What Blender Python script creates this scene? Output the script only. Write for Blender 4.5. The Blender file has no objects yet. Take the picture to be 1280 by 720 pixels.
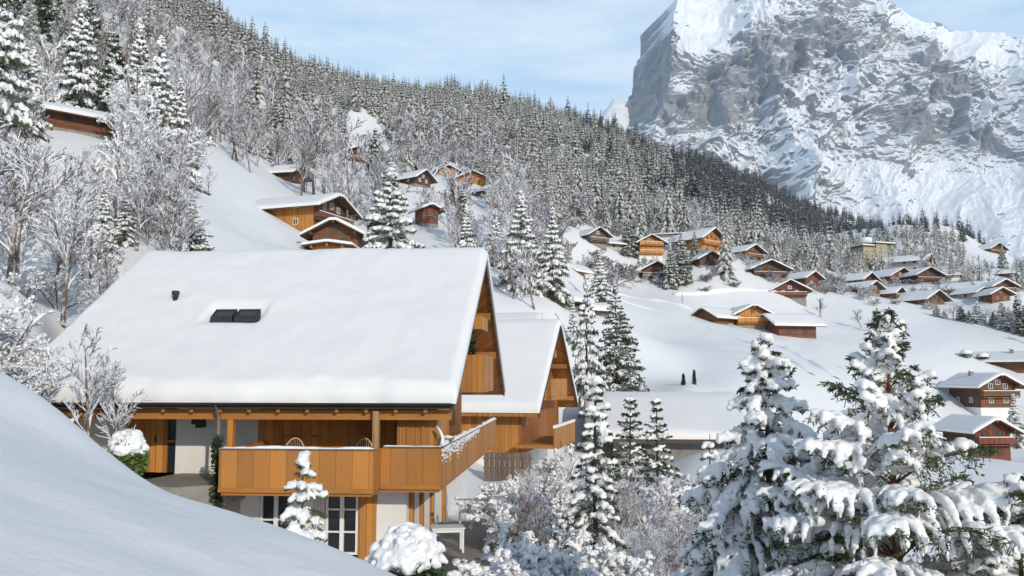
import bpy, bmesh, math, random
import numpy as np
from mathutils import Vector, Matrix

R = math.radians
scene = bpy.context.scene
COL = scene.collection
RNG = np.random.default_rng(7)
random.seed(7)

# ------------------------------------------------------------------ camera model
F = 1100.0                      # focal length in pixels of the 1280 x 720 photograph
PITCH = math.atan(110 / F)      # the horizon lies 110 px under the middle of the frame


def W(px, py, d):
    """World point seen at pixel (px, py), d metres ahead of the eye (eye = origin)."""
    u = (px - 640) / F
    v = (360 - py) / F
    c, s = math.cos(PITCH), math.sin(PITCH)
    y = c - v * s
    z = s + v * c
    k = d / y
    return np.array((u * k, d, z * k))


def proj(p):
    p = np.asarray(p, float)
    c, s = math.cos(PITCH), math.sin(PITCH)
    yc = p[..., 1] * c + p[..., 2] * s
    zc = -p[..., 1] * s + p[..., 2] * c
    return np.stack((640 + F * p[..., 0] / yc, 360 - F * zc / yc), -1)


# ------------------------------------------------------------------ noise
def _hash(ix, iy, iz, seed):
    n = (ix.astype(np.int64) * 374761393 + iy.astype(np.int64) * 668265263 + iz.astype(np.int64) * 2147483647 + seed * 974711) & 0x7fffffff
    n = ((n ^ (n >> 13)) * 1274126177) & 0x7fffffff
    n = (n ^ (n >> 16)) & 0xffff
    return n / 65535.0


def vnoise(x, y, z=None, seed=0):
    x = np.asarray(x, float); y = np.asarray(y, float)
    z = np.zeros_like(x) if z is None else np.asarray(z, float)
    ix, iy, iz = np.floor(x), np.floor(y), np.floor(z)
    fx, fy, fz = x - ix, y - iy, z - iz
    fx, fy, fz = [t * t * t * (t * (t * 6 - 15) + 10) for t in (fx, fy, fz)]
    out = 0
    for dx in (0, 1):
        for dy in (0, 1):
            for dz in (0, 1):
                w = (fx if dx else 1 - fx) * (fy if dy else 1 - fy) * (fz if dz else 1 - fz)
                out = out + w * _hash(ix + dx, iy + dy, iz + dz, seed)
    return out * 2 - 1


def fbm(x, y, z=None, oct=4, seed=0, gain=.5, ridged=False):
    a, s, out = 1.0, 1.0, 0
    for o in range(oct):
        n = vnoise(x * s, y * s, None if z is None else z * s, seed + o * 17)
        if ridged:
            n = 1 - 2 * np.abs(n)
        out = out + a * n
        a *= gain; s *= 2.03
    return out


def sstep(a, b, x):
    t = np.clip((x - a) / (b - a), 0, 1)
    return t * t * (3 - 2 * t)


# ------------------------------------------------------------------ materials
MAT = {}


def new_mat(name):
    m = bpy.data.materials.new(name)
    m.use_nodes = True
    nt = m.node_tree
    b = nt.nodes['Principled BSDF']
    MAT[name] = m
    return m, nt, b


def nd(nt, t, **kw):
    n = nt.nodes.new(t)
    for k, v in kw.items():
        if k.startswith('i_'):
            n.inputs[k[2:].replace('_', ' ')].default_value = v
        else:
            setattr(n, k, v)
    return n


def mixc(nt, fac, a, b):
    n = nt.nodes.new('ShaderNodeMix'); n.data_type = 'RGBA'
    for sock, val in ((n.inputs[0], fac), (n.inputs[6], a), (n.inputs[7], b)):
        if hasattr(val, 'is_linked') or hasattr(val, 'links'):
            nt.links.new(val, sock)
        elif isinstance(val, (tuple, list)):
            sock.default_value = (*val[:3], 1)
        else:
            sock.default_value = val
    return n.outputs[2]


def mathn(nt, op, a, b=0.0, clamp=False):
    n = nt.nodes.new('ShaderNodeMath'); n.operation = op; n.use_clamp = clamp
    for sock, val in ((n.inputs[0], a), (n.inputs[1], b)):
        if hasattr(val, 'links'):
            nt.links.new(val, sock)
        else:
            sock.default_value = val
    return n.outputs[0]


def maprange(nt, v, a, b, c=0.0, d=1.0):
    n = nt.nodes.new('ShaderNodeMapRange')
    nt.links.new(v, n.inputs[0])
    for i, x in enumerate((a, b, c, d)):
        n.inputs[i + 1].default_value = x
    return n.outputs[0]


def noise(nt, vec, scale, detail=3, rough=.55):
    n = nd(nt, 'ShaderNodeTexNoise', i_Scale=scale, i_Detail=detail, i_Roughness=rough)
    if vec is not None:
        nt.links.new(vec, n.inputs['Vector'])
    return n.outputs['Fac']


def coords(nt, which='Object'):
    return nt.nodes.new('ShaderNodeTexCoord').outputs[which]


def bump(nt, b, h, strength, dist):
    n = nd(nt, 'ShaderNodeBump', i_Strength=strength, i_Distance=dist)
    nt.links.new(h, n.inputs['Height'])
    nt.links.new(n.outputs['Normal'], b.inputs['Normal'])


def flat(name, col, rough=.6, spec=.3, var=0.0, scale=3.0, metal=0.0):
    m, nt, b = new_mat(name)
    b.inputs['Base Color'].default_value = (*col, 1)
    b.inputs['Roughness'].default_value = rough
    b.inputs['Specular IOR Level'].default_value = spec
    b.inputs['Metallic'].default_value = metal
    if var:
        f = noise(nt, coords(nt), scale, 4)
        lo = tuple(c * (1 - var) for c in col); hi = tuple(min(1, c * (1 + var)) for c in col)
        nt.links.new(mixc(nt, maprange(nt, f, .3, .7), lo, hi), b.inputs['Base Color'])
    return m


def snow_mat(name, col=(.885, .872, .855), fine=40.0, coarse=3.0, s1=.12, s2=.25, coord='Object'):
    m, nt, b = new_mat(name)
    c = coords(nt, coord)
    f1 = noise(nt, c, fine, 3)
    f2 = noise(nt, c, coarse, 5, .6)
    lo = tuple(x * .965 for x in col)
    nt.links.new(mixc(nt, maprange(nt, f2, .3, .7), lo, col), b.inputs['Base Color'])
    b.inputs['Roughness'].default_value = .6
    b.inputs['Specular IOR Level'].default_value = .15
    h = mathn(nt, 'ADD', mathn(nt, 'MULTIPLY', f1, .05), f2)
    bump(nt, b, h, s2, s1)
    return m


def wood(name, col, plank=.2, dark=.62, horizontal=False, var=.28, grain=1.0, seam=.045):
    """Boards running up the wall (or along it); boards differ in tone, with a narrow gap between."""
    m, nt, b = new_mat(name)
    c = coords(nt)
    sep = nd(nt, 'ShaderNodeSeparateXYZ'); nt.links.new(c, sep.inputs[0])
    x, y, z = sep.outputs
    ax = z if horizontal else mathn(nt, 'ADD', x, y)
    q = mathn(nt, 'DIVIDE', ax, plank)
    ident = mathn(nt, 'FLOOR', q)
    fr = mathn(nt, 'FRACT', q)
    wn = nd(nt, 'ShaderNodeTexWhiteNoise', noise_dimensions='1D')
    nt.links.new(ident, wn.inputs['W'])
    mp = nd(nt, 'ShaderNodeMapping')
    mp.inputs['Scale'].default_value = (1.2, 1.2, 14) if horizontal else (14, 14, 1.2)
    nt.links.new(c, mp.inputs['Vector'])
    g = noise(nt, mp.outputs[0], 2.2, 5, .6)
    blot = noise(nt, c, .9, 3)
    tone = mathn(nt, 'ADD', mathn(nt, 'MULTIPLY', wn.outputs['Value'], .55), mathn(nt, 'MULTIPLY', g, .45 * grain))
    tone = mathn(nt, 'ADD', tone, mathn(nt, 'MULTIPLY', mathn(nt, 'SUBTRACT', blot, .5), .5))
    lo = tuple(v * (1 - var * 1.3) for v in col); hi = tuple(min(1, v * (1 + var)) for v in col)
    base = mixc(nt, maprange(nt, tone, .15, .85), lo, hi)
    wx_ = maprange(nt, noise(nt, c, .55, 5, .65), .45, .75, 0, .34)
    base = mixc(nt, wx_, base, tuple(.45 * v + .11 for v in col))      # sun-greyed patches
    edge = mathn(nt, 'ABSOLUTE', mathn(nt, 'SUBTRACT', fr, .5))
    gap = maprange(nt, edge, .5 - seam, .5 - seam * .3)
    base = mixc(nt, gap, base, tuple(v * .3 for v in col))
    nt.links.new(base, b.inputs['Base Color'])
    b.inputs['Roughness'].default_value = .62
    b.inputs['Specular IOR Level'].default_value = .25
    h = mathn(nt, 'SUBTRACT', mathn(nt, 'MULTIPLY', g, .25), gap)
    bump(nt, b, h, .5, .01)
    return m


def foliage(name, col, frost=(.7, .72, .75), amount=0.0, rand=.35):
    m, nt, b = new_mat(name)
    oi = nd(nt, 'ShaderNodeObjectInfo')
    geo = nd(nt, 'ShaderNodeNewGeometry')
    f = noise(nt, geo.outputs['Position'], 1.3, 3)
    k = mathn(nt, 'ADD', mathn(nt, 'MULTIPLY', oi.outputs['Random'], .5), mathn(nt, 'MULTIPLY', f, .5))
    lo = tuple(v * (1 - rand) for v in col); hi = tuple(v * (1 + rand) for v in col)
    base = mixc(nt, maprange(nt, k, .2, .8), lo, hi)
    if amount > 0:
        f2 = noise(nt, geo.outputs['Position'], 3.7, 3, .7)
        base = mixc(nt, maprange(nt, f2, .62 - amount * .35, .7 - amount * .25), base, frost)
    nt.links.new(base, b.inputs['Base Color'])
    b.inputs['Roughness'].default_value = .6
    b.inputs['Specular IOR Level'].default_value = .2
    return m


def frosted(name, bark, frost=(.8, .81, .84), lo=-.25, hi=.45, amp=.9, scale=5.0):
    """Twigs with snow lying on whatever faces up."""
    m, nt, b = new_mat(name)
    geo = nd(nt, 'ShaderNodeNewGeometry')
    sep = nd(nt, 'ShaderNodeSeparateXYZ'); nt.links.new(geo.outputs['Normal'], sep.inputs[0])
    f = noise(nt, geo.outputs['Position'], scale, 2, .6)
    v = mathn(nt, 'ADD', sep.outputs[2], mathn(nt, 'MULTIPLY', mathn(nt, 'SUBTRACT', f, .5), amp * 2))
    base = mixc(nt, maprange(nt, v, lo, hi), bark, frost)
    nt.links.new(base, b.inputs['Base Color'])
    b.inputs['Roughness'].default_value = .75
    b.inputs['Specular IOR Level'].default_value = .1
    return m


snow_mat('snow_ground', coarse=.35, s1=.35, s2=.34, fine=28)
snow_mat('snow_roof', col=(.84, .825, .805), coarse=.8, s1=.12, s2=.22, fine=24)
snow_mat('snow_load', coarse=6, s1=.05, s2=.35, fine=40)
snow_mat('snow_far', coarse=1.2, s1=.3, s2=.3, fine=6)
flat('snow_tree', (.78, .78, .79), .7, .1)
flat('snow_tree_dull', (.58, .565, .53), .7, .1)
flat('snow_shade', (.27, .28, .28), .7, .1)  # tree snow darkened to stand for shade on the far shoulder
wood('wood_orange', (.47, .195, .042), .46, seam=.016, var=.2)
wood('wood_orange_fine', (.5, .21, .045), .2)
wood('wood_honey', (.60, .26, .055), .3)
wood('wood_beam', (.42, .17, .036), 5.0, horizontal=True)
wood('wood_soffit', (.40, .155, .032), .16)
wood('wood_gable', (.36, .13, .026), .18)
wood('wood_red', (.17, .062, .03), .22, horizontal=True)
wood('wood_red_bright', (.22, .058, .028), .3)
wood('wood_brown', (.19, .078, .03), .22, horizontal=True)
wood('wood_dark', (.1, .05, .027), .2, horizontal=True)
wood('wood_grey', (.17, .12, .085), .16)
wood('wood_pale', (.45, .27, .12), .25)
flat('eave_edge', (.06, .04, .028), .7)
flat('roof_board', (.11, .065, .04), .8, var=.2)
flat('stucco', (.78, .76, .72), .9, .1, .06, 1.2)
flat('stucco_grey', (.46, .44, .41), .9, .1, .1, .8)
flat('stucco_yellow', (.38, .32, .2), .9, .1, .08, .6)
flat('stone', (.27, .25, .23), .9, .1, .25, 2.0)
flat('paving', (.3, .28, .24), .9, .1, .2, 2.5)
flat('glass', (.015, .02, .025), .08, .6)
flat('glass_sky', (.07, .06, .055), .3, .5)
flat('white_paint', (.8, .79, .77), .5, .3)
flat('curtain', (.7, .69, .66), .9, .1)
flat('metal_grey', (.28, .27, .26), .4, .4, metal=.4)
flat('metal_dark', (.03, .03, .032), .5, .4)
flat('pot_clay', (.22, .17, .14), .8)
flat('wicker', (.62, .48, .3), .7, .2, .2, 30)
flat('bark', (.085, .06, .045), .9, .1, .35, 6)
flat('bark_red', (.2, .085, .045), .9, .1, .35, 6)
flat('bark_pale', (.2, .16, .13), .9, .1, .35, 6)
flat('leaf_dark', (.03, .055, .02), .5, .3, .4, 8)
flat('leaf_light', (.12, .16, .04), .5, .3, .4, 8)
flat('asphalt', (.2, .21, .23), .9, .1, .2, .5)
flat('awning', (.62, .22, .05), .8)
foliage('needles', (.078, .1, .05))
foliage('needles_olive', (.1, .1, .05))
foliage('needles_far', (.30, .30, .245), (.5, .49, .45), amount=.5)
foliage('needles_frost', (.31, .305, .25), (.52, .51, .47), amount=.6)
foliage('needles_shade', (.095, .108, .098), (.19, .2, .195), amount=.35)  # shade of the far shoulder wood put into the needle colour
frosted('twig_frost', (.14, .108, .09), lo=-.45, hi=.35)
frosted('twig_brown', (.16, .105, .075), lo=-.05, hi=.7)
frosted('twig_white', (.2, .16, .14), lo=-.65, hi=.15)
frosted('twig_pink', (.3, .16, .12), lo=.2, hi=1.0)


# ------------------------------------------------------------------ mesh building
class MB:
    def __init__(s):
        s.v, s.f, s.m, s.n = [], [], [], 0

    def add(s, v, f, mat=0):
        """v (N,3); f: int array (K,3|4) or a list of index lists."""
        v = np.asarray(v, float).reshape(-1, 3)
        if isinstance(f, np.ndarray):
            s.f.append(f + s.n)
            s.m.append(np.full(len(f), mat) if np.isscalar(mat) else np.asarray(mat))
        else:
            by = {}
            for q in f:
                by.setdefault(len(q), []).append(q)
            for q in by.values():
                s.f.append(np.array(q) + s.n)
                s.m.append(np.full(len(q), mat))
        s.v.append(v); s.n += len(v)
        return s

    def box(s, x0, x1, y0, y1, z0, z1, mat=0):
        v = [(x, y, z) for z in (z0, z1) for y in (y0, y1) for x in (x0, x1)]
        return s.add(v, np.array([(0, 2, 3, 1), (4, 5, 7, 6), (0, 1, 5, 4), (2, 6, 7, 3), (0, 4, 6, 2), (1, 3, 7, 5)]), mat)

    def hexa(s, bot, top, mat=0):
        return s.add(list(bot) + list(top), np.array([(3, 2, 1, 0), (4, 5, 6, 7), (0, 1, 5, 4), (1, 2, 6, 5), (2, 3, 7, 6), (3, 0, 4, 7)]), mat)

    def prism(s, prof, a, b, axis='x', mat=0):
        """closed polygon of (p, q) swept from a to b along an axis."""
        n = len(prof)
        def pt(t, pq):
            return (t, pq[0], pq[1]) if axis == 'x' else ((pq[0], t, pq[1]) if axis == 'y' else (pq[0], pq[1], t))
        v = [pt(a, q) for q in prof] + [pt(b, q) for q in prof]
        f = [list(range(n))[::-1], [i + n for i in range(n)]] + [[i, (i + 1) % n, (i + 1) % n + n, i + n] for i in range(n)]
        return s.add(v, f, mat)

    def bar(s, p, q, w, h=None, mat=0, up=(0, 0, 1)):
        h = h or w
        p, q = np.array(p, float), np.array(q, float)
        d = q - p; d /= np.linalg.norm(d)
        u = np.array(up, float)
        if abs(d @ u) > .95:
            u = np.array((0, 1., 0))
        a = np.cross(d, u); a /= np.linalg.norm(a)
        c = np.cross(a, d)
        o = [(-a * w - c * h) / 2, (a * w - c * h) / 2, (a * w + c * h) / 2, (-a * w + c * h) / 2]
        return s.hexa([p + k for k in o], [q + k for k in o], mat)

    def tubes(s, P, Rr, sides=6, mat=0, cap=False):
        """P (n,k,3) paths, Rr (n,k) radii."""
        P = np.asarray(P, float); Rr = np.asarray(Rr, float)
        if len(P) == 0:
            return s
        n, k, _ = P.shape
        T = np.gradient(P, axis=1)
        T /= np.linalg.norm(T, axis=2, keepdims=True) + 1e-9
        ref = np.where(np.abs(T[..., 2:3]) > .9, np.array((1., 0, 0)), np.array((0, 0, 1.)))
        A = np.cross(T, ref); A /= np.linalg.norm(A, axis=2, keepdims=True) + 1e-9
        B = np.cross(T, A)
        ang = np.arange(sides) / sides * 2 * math.pi
        V = P[:, :, None] + Rr[:, :, None, None] * (A[:, :, None] * np.cos(ang)[None, None, :, None] + B[:, :, None] * np.sin(ang)[None, None, :, None])
        base = (np.arange(n) * k * sides)[:, None, None] + (np.arange(k - 1) * sides)[None, :, None]
        j = np.arange(sides)[None, None, :]; j2 = (j + 1) % sides
        q = np.stack((base + j, base + j2, base + sides + j2, base + sides + j), -1).reshape(-1, 4)
        s.add(V.reshape(-1, 3), q, mat)
        if cap:
            st = s.n - len(V.reshape(-1, 3))
            b0 = st + (np.arange(n) * k * sides)[:, None]
            s.f.append(b0 + np.arange(sides)[None, :]); s.m.append(np.full(n, mat))
            s.f.append(b0 + (k - 1) * sides + np.arange(sides)[None, ::-1]); s.m.append(np.full(n, mat))
        return s

    def tube(s, pts, r, sides=8, mat=0, cap=True):
        r = np.full(len(pts), r) if np.isscalar(r) else np.asarray(r)
        return s.tubes(np.asarray(pts, float)[None], r[None], sides, mat, cap)

    def lathe(s, prof, c=(0, 0, 0), seg=16, mat=0):
        """profile of (r, z) turned about a vertical axis."""
        prof = np.asarray(prof, float); k = len(prof)
        a = np.arange(seg) / seg * 2 * math.pi
        V = np.stack((prof[:, None, 0] * np.cos(a), prof[:, None, 0] * np.sin(a), np.repeat(prof[:, None, 1], seg, 1)), -1) + np.array(c)
        i = (np.arange(k - 1) * seg)[:, None]; j = np.arange(seg)[None]; j2 = (j + 1) % seg
        return s.add(V.reshape(-1, 3), np.stack((i + j, i + j2, i + seg + j2, i + seg + j), -1).reshape(-1, 4), mat)

    def grid(s, V, mat=0):
        """V (a,b,3) sheet."""
        a, b, _ = V.shape
        i = (np.arange(a - 1) * b)[:, None]; j = np.arange(b - 1)[None]
        return s.add(V.reshape(-1, 3), np.stack((i + j, i + j + 1, i + b + j + 1, i + b + j), -1).reshape(-1, 4), mat)

    def inst(s, tmpl, pos, scale, rot, matmap=None):
        """bake many copies of a template MB; scale (n,) or (n,3)."""
        v, fs, ms = tmpl.arrays()
        pos = np.asarray(pos, float); n = len(pos)
        sc = np.asarray(scale, float)
        sc = np.repeat(sc[:, None], 3, 1) if sc.ndim == 1 else sc
        c, si = np.cos(rot)[:, None], np.sin(rot)[:, None]
        x = v[None, :, 0] * sc[:, :1]; y = v[None, :, 1] * sc[:, 1:2]; z = v[None, :, 2] * sc[:, 2:]
        V = np.stack((x * c - y * si, x * si + y * c, z), -1) + pos[:, None]
        off = (np.arange(n) * len(v))[:, None, None]
        for f, m in zip(fs, ms):
            s.f.append((f[None] + off).reshape(-1, f.shape[1]) + s.n)
            s.m.append(np.tile(m, n))
        s.v.append(V.reshape(-1, 3)); s.n += n * len(v)
        return s

    def arrays(s):
        return np.concatenate(s.v), s.f, s.m

    def mesh(s, name, mats, smooth=False):
        v = np.concatenate(s.v)
        me = bpy.data.meshes.new(name)
        loops = np.concatenate([f.ravel() for f in s.f])
        sizes = np.concatenate([np.full(len(f), f.shape[1]) for f in s.f])
        mi = np.concatenate(s.m)
        me.vertices.add(len(v)); me.vertices.foreach_set('co', v.ravel().astype(np.float32))
        me.loops.add(len(loops)); me.loops.foreach_set('vertex_index', loops.astype(np.int32))
        me.polygons.add(len(sizes))
        me.polygons.foreach_set('loop_start', np.concatenate(([0], np.cumsum(sizes)[:-1])).astype(np.int32))
        me.polygons.foreach_set('loop_total', sizes.astype(np.int32))
        me.polygons.foreach_set('material_index', mi.astype(np.int32))
        me.polygons.foreach_set('use_smooth', np.full(len(sizes), bool(smooth)))
        for m in mats:
            me.materials.append(MAT[m])
        me.update(calc_edges=True)
        return me

    def build(s, name, mats, parent=None, smooth=False):
        if isinstance(mats, str):
            mats = [mats]
        o = bpy.data.objects.new(name, s.mesh(name, mats, smooth))
        COL.objects.link(o)
        if parent is not None:
            o.parent = parent
        return o


def tag(o, label=None, cat=None, group=None, kind=None):
    if label: o['label'] = label
    if cat: o['category'] = cat
    if group: o['group'] = group
    if kind: o['kind'] = kind
    return o


def empty(name, loc, rz=0.0, label=None, cat=None, group=None):
    o = bpy.data.objects.new(name, None)
    COL.objects.link(o)
    o.location = tuple(loc); o.rotation_euler = (0, 0, rz)
    o.empty_display_size = .3
    return tag(o, label, cat, group)


def use(me, name, parent=None):
    o = bpy.data.objects.new(name, me)
    COL.objects.link(o)
    if parent is not None:
        o.parent = parent
    return o


def remeshed(mb, name, mats, voxel, smooth_it=3, parent=None, lump=0.0, lump_scale=4.0):
    """Melt overlapping lumps into one soft surface."""
    o = mb.build(name, mats)
    m = o.modifiers.new('r', 'REMESH'); m.mode = 'VOXEL'; m.voxel_size = voxel; m.use_smooth_shade = True
    if smooth_it:
        k = o.modifiers.new('s', 'SMOOTH'); k.factor = .5; k.iterations = smooth_it
    dg = bpy.context.evaluated_depsgraph_get(); dg.update()
    me = bpy.data.meshes.new_from_object(o.evaluated_get(dg))
    me.name = name
    old = o.data
    o.modifiers.clear(); o.data = me
    bpy.data.meshes.remove(old)
    if lump:
        n = len(me.vertices)
        co = np.empty(n * 3, np.float32); me.vertices.foreach_get('co', co)
        no = np.empty(n * 3, np.float32); me.vertices.foreach_get('normal', no)
        co = co.reshape(-1, 3); no = no.reshape(-1, 3)
        d = fbm(co[:, 0] * lump_scale, co[:, 1] * lump_scale, co[:, 2] * lump_scale, 3, 3)
        co = co + no * (d * lump)[:, None]
        me.vertices.foreach_set('co', co.ravel().astype(np.float32)); me.update()
    me.polygons.foreach_set('use_smooth', np.ones(len(me.polygons), bool))
    if parent is not None:
        o.parent = parent
    return o
# ------------------------------------------------------------------ where the chalets stand
# label, px, py of its foot, distance, yaw of the front gable, width, length, wall height, pitch, wood, options
CH = [
    ('small red-brown cabin high on the wooded slope, with a thin snowy roof and rail', 92, 163, 95, -74, 6.5, 7.6, 2.6, 20, 'wood_red', dict(balc=1)),
    ('long honey-brown chalet on the open snow slope above the big snowy roof', 376, 284, 123, 56, 8.6, 9.8, 4.6, 23, 'wood_orange_fine', dict(stone=1.0, front='wood_red')),
    ('dark gabled hut under a snowy roof just above the big roof ridge', 426, 322, 110, -14, 5.6, 6, 3.0, 27, 'wood_brown', dict()),
    ('low lean-to with a flat snow cap beside the dark gabled hut', 414, 320, 106.5, -14, 4.0, 2.4, 1.3, 8, 'wood_orange_fine', dict(win=0)),
    ('brown chalet half hidden by bare trees, only its dark gable tip showing', 348, 222, 195, 62, 7, 9, 3, 24, 'wood_dark', dict()),
    ('faint reddish chalet among bare trees below the bald snow patch', 437, 200, 258, 28, 8, 8, 3, 22, 'wood_red', dict()),
    ('dark gabled chalet peeping out behind the laden spruce top', 514, 230, 225, 48, 6, 8, 3.2, 28, 'wood_dark', dict()),
    ('small orange chalet, the highest and brightest on the wooded slope', 557, 223, 280, 14, 6, 6, 2.6, 20, 'wood_honey', dict()),
    ('wide orange-brown chalet with a low gable on the wooded slope', 589, 233, 268, 6, 9, 8, 3, 20, 'wood_orange_fine', dict()),
    ('small dark roofed hut just below the wide orange-brown chalet', 599, 247, 240, 48, 5.5, 6, 2.4, 22, 'wood_dark', dict()),
    ('narrow bright red hut on stilts beside the laden spruce', 533, 284, 165, 24, 3.2, 3.6, 3.6, 24, 'wood_red_bright', dict()),
    ('grey-brown gabled chalet at the upper end of the village row', 737, 297, 228, 34, 5.6, 7, 3.0, 26, 'wood_grey', dict()),
    ('little orange-fronted barn at the top corner of the meadow', 717, 338, 185, -34, 4.4, 5.4, 2.3, 26, 'wood_honey', dict(win=0)),
    ('low grey chalet under a broad snow roof beside the orange three-storey chalet', 765, 306, 236, -58, 7, 9, 2.4, 16, 'stucco_grey', dict()),
    ('tall bright orange chalet with stacked balconies in the village row', 808, 322, 238, 14, 6.4, 8, 6.0, 24, 'wood_honey', dict(balc=2, stone=2)),
    ('dull red gabled chalet just below the tall bright orange chalet', 818, 347, 222, 4, 7, 8, 3.2, 24, 'wood_red', dict()),
    ('pale flat-topped house between two orange gables in the village row', 842, 304, 250, 78, 7, 9, 4.0, 5, 'stucco', dict(balc=1)),
    ('orange-gabled chalet with a broad snowy roof beside the pale flat-topped house', 871, 308, 242, 46, 8.5, 10, 4.6, 26, 'wood_orange_fine', dict()),
    ('dark low chalet tucked below the broad snowy orange-gabled one', 881, 327, 226, 22, 6, 6, 3, 24, 'wood_dark', dict()),
    ('brown chalet at the forest edge above the low dark fenced chalet', 926, 319, 258, 42, 6.8, 9, 3.4, 22, 'wood_brown', dict()),
    ('low dark wide chalet with a snowy terrace wall in front', 950, 340, 230, 20, 9, 10, 3.0, 19, 'wood_dark', dict(balc=1)),
    ('red-brown chalet with a plain front gable above the barn meadow', 983, 366, 218, 4, 7.6, 8, 3.2, 24, 'wood_red', dict()),
    ('narrow red house standing behind the plain red-brown gable', 1004, 355, 233, 40, 5, 6, 4.0, 24, 'wood_red', dict()),
    ('red chalet, the upper of two overlapping gables beside a bare thicket', 1066, 353, 254, 46, 6, 10, 3.2, 24, 'wood_red', dict()),
    ('red chalet, the lower of two overlapping gables beside a bare thicket', 1074, 363, 244, 42, 5.4, 9, 3.0, 24, 'wood_red', dict()),
    ('long grey house with dark windows and ochre gable, highest of its cluster', 1130, 336, 312, 62, 10, 15, 5.2, 18, 'stucco_grey', dict(front='stucco_yellow', balc=1)),
    ('red chalet with broad gable below the long grey house', 1111, 352, 276, 36, 9, 9, 3.6, 22, 'wood_red', dict(balc=1)),
    ('dark brown gabled chalet beside the broad red gable below the long grey house', 1148, 352, 270, 26, 8, 9, 3.6, 22, 'wood_dark', dict()),
    ('small white flat-roofed outbuilding next to the dark brown gabled chalet', 1182, 350, 286, 80, 5, 8, 2.4, 4, 'stucco', dict(win=0)),
    ('low grey barn roof in front of the red gables cluster', 1101, 369, 246, 58, 6.5, 9, 2.2, 20, 'wood_grey', dict()),
    ('broad pale-gabled farmhouse at the top edge of the snow field', 1147, 375, 240, 44, 8.5, 10, 2.6, 22, 'wood_grey', dict()),
    ('dark low chalet with snow-buried roof behind the hedge of frosted trees', 1204, 370, 251, 58, 7, 10, 2.6, 20, 'wood_dark', dict()),
    ('small pale house beside the snow-buried roof behind the frosted hedge', 1215, 376, 243, 40, 5, 6, 2.8, 22, 'stucco_grey', dict()),
    ('upper of two small red gables rising out of the frosted hedge', 1246, 370, 240, 18, 5.4, 7, 3.2, 24, 'wood_red', dict()),
    ('lower of two small red gables rising out of the frosted hedge', 1243, 378, 232, 18, 4.8, 6, 3.2, 24, 'wood_red', dict()),
    ('hazy brown chalet on the far slope beneath the mountain', 1232, 320, 420, 40, 10, 12, 4, 22, 'wood_brown', dict()),
    ('hazy snow-roofed barn at the foot of the mountain forest', 1187, 303, 450, 66, 8, 12, 3, 20, 'wood_grey', dict()),
    ('long low snow-roofed house at the edge of the hazy slope', 1248, 343, 310, 72, 7, 14, 2.6, 16, 'wood_grey', dict()),
    ('small dark shed with a snow roof, beside the orange farmhouse', 893, 404, 180, -42, 5.5, 6, 2.2, 26, 'wood_brown', dict(win=0)),
    ('bright orange farmhouse joined to the red-brown barn on the meadow', 931, 409, 184, 16, 6.6, 8, 3.8, 22, 'wood_honey', dict()),
    ('red-brown barn with a plain boarded side at the meadow edge', 985, 418, 180, -66, 7.0, 8.4, 3.6, 24, 'wood_red', dict(win=1)),
    ('dark wooden chalet with white ground floor and long window band', 1228, 512, 150, 34, 6.2, 8.5, 6.2, 28, 'wood_dark', dict(stone=2.2, balc=1, front='wood_brown', chim=1)),
    ('broad brown chalet under thick roof snow at the end of the field', 1276, 462, 172, 78, 8, 15, 4.2, 20, 'wood_brown', dict(stone=1.5)),
    ('bright red gabled cottage below the dark wooden chalet', 1221, 578, 120, 34, 4.9, 7, 5.0, 28, 'wood_dark', dict(front='wood_red_bright', balc=1)),
    ('orange boarded house glimpsed between the snow-laden branches', 1082, 566, 96, 26, 5.5, 6, 3.6, 24, 'wood_honey', dict()),
    ('snow-covered garage with one broad roof slope behind young spruces', 826, 556, 68, 86, 11.0, 7.5, 1.7, 22, 'stucco_grey', dict(win=0, thick=.45)),
    ('small boarded hut with a slanting snow roof behind the second big house', 705, 388, 104, -38, 3.0, 3.4, 1.5, 28, 'wood_grey', dict(win=0)),
    ('tiny dark hut half buried in snow between two spruces', 746, 392, 104, -50, 1.8, 2.2, 1.1, 22, 'wood_dark', dict(win=0)),
    ('pale wooden chalet whose snowy ridge pokes up behind the second big house', 560, 512, 66, 79, 9.6, 10.5, 4.2, 33, 'wood_orange_fine', dict(thick=.4)),
]

# ------------------------------------------------------------------ terrain
H1 = W(567, 500, 25.2); H1[2] = -5.3                 # front right eave corner of the big chalet
A1 = R(4.4)


def h1(X, Y, Z=0.0):
    return np.array((H1[0] + X * math.cos(A1) + Y * math.sin(A1), H1[1] - X * math.sin(A1) + Y * math.cos(A1), H1[2] + Z))


ctrl = []
def cw(px, py, d): ctrl.append(W(px, py, d))
def cz(x, y, z): ctrl.append(np.array((x, y, z), float))
for t in ((1, 40, -5.4), (-1, 48, -5.4), (0, 12, -4.6), (6, 12, -6.1), (12, 12, -6.6), (20, 15, -8), (8, 5, -4.5), (20, 2, -5), (3, 6, -3.6), (-20, 4, 3), (-12, 18, -.8), (-5, 14, -3.5)):
    cz(*t)
for X, Y, z in ((-9.5, 1, -3.1), (-12, -1, -2.4), (-14, 4, -1.7), (-6.5, -1.5, -4.7), (-4, -1, -5.3), (-1.5, -2, -5.35), (.5, 3, -5.35), (.5, 14, -5.35), (4, 3, -5.5),
                (-15.5, 12, 1.2), (-6, 19, -1.5), (-14.5, 19, 4), (4.5, 10, -5.5), (0, 10, -5.35), (0, 17, -5.4), (2.5, 17, -5.45), (-1.5, 15, -5.35), (3, 24, -5.45), (-3, 8, -5.4), (-9, 8, -4.2)):
    ctrl.append(h1(X, Y, z + 5.3))
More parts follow.
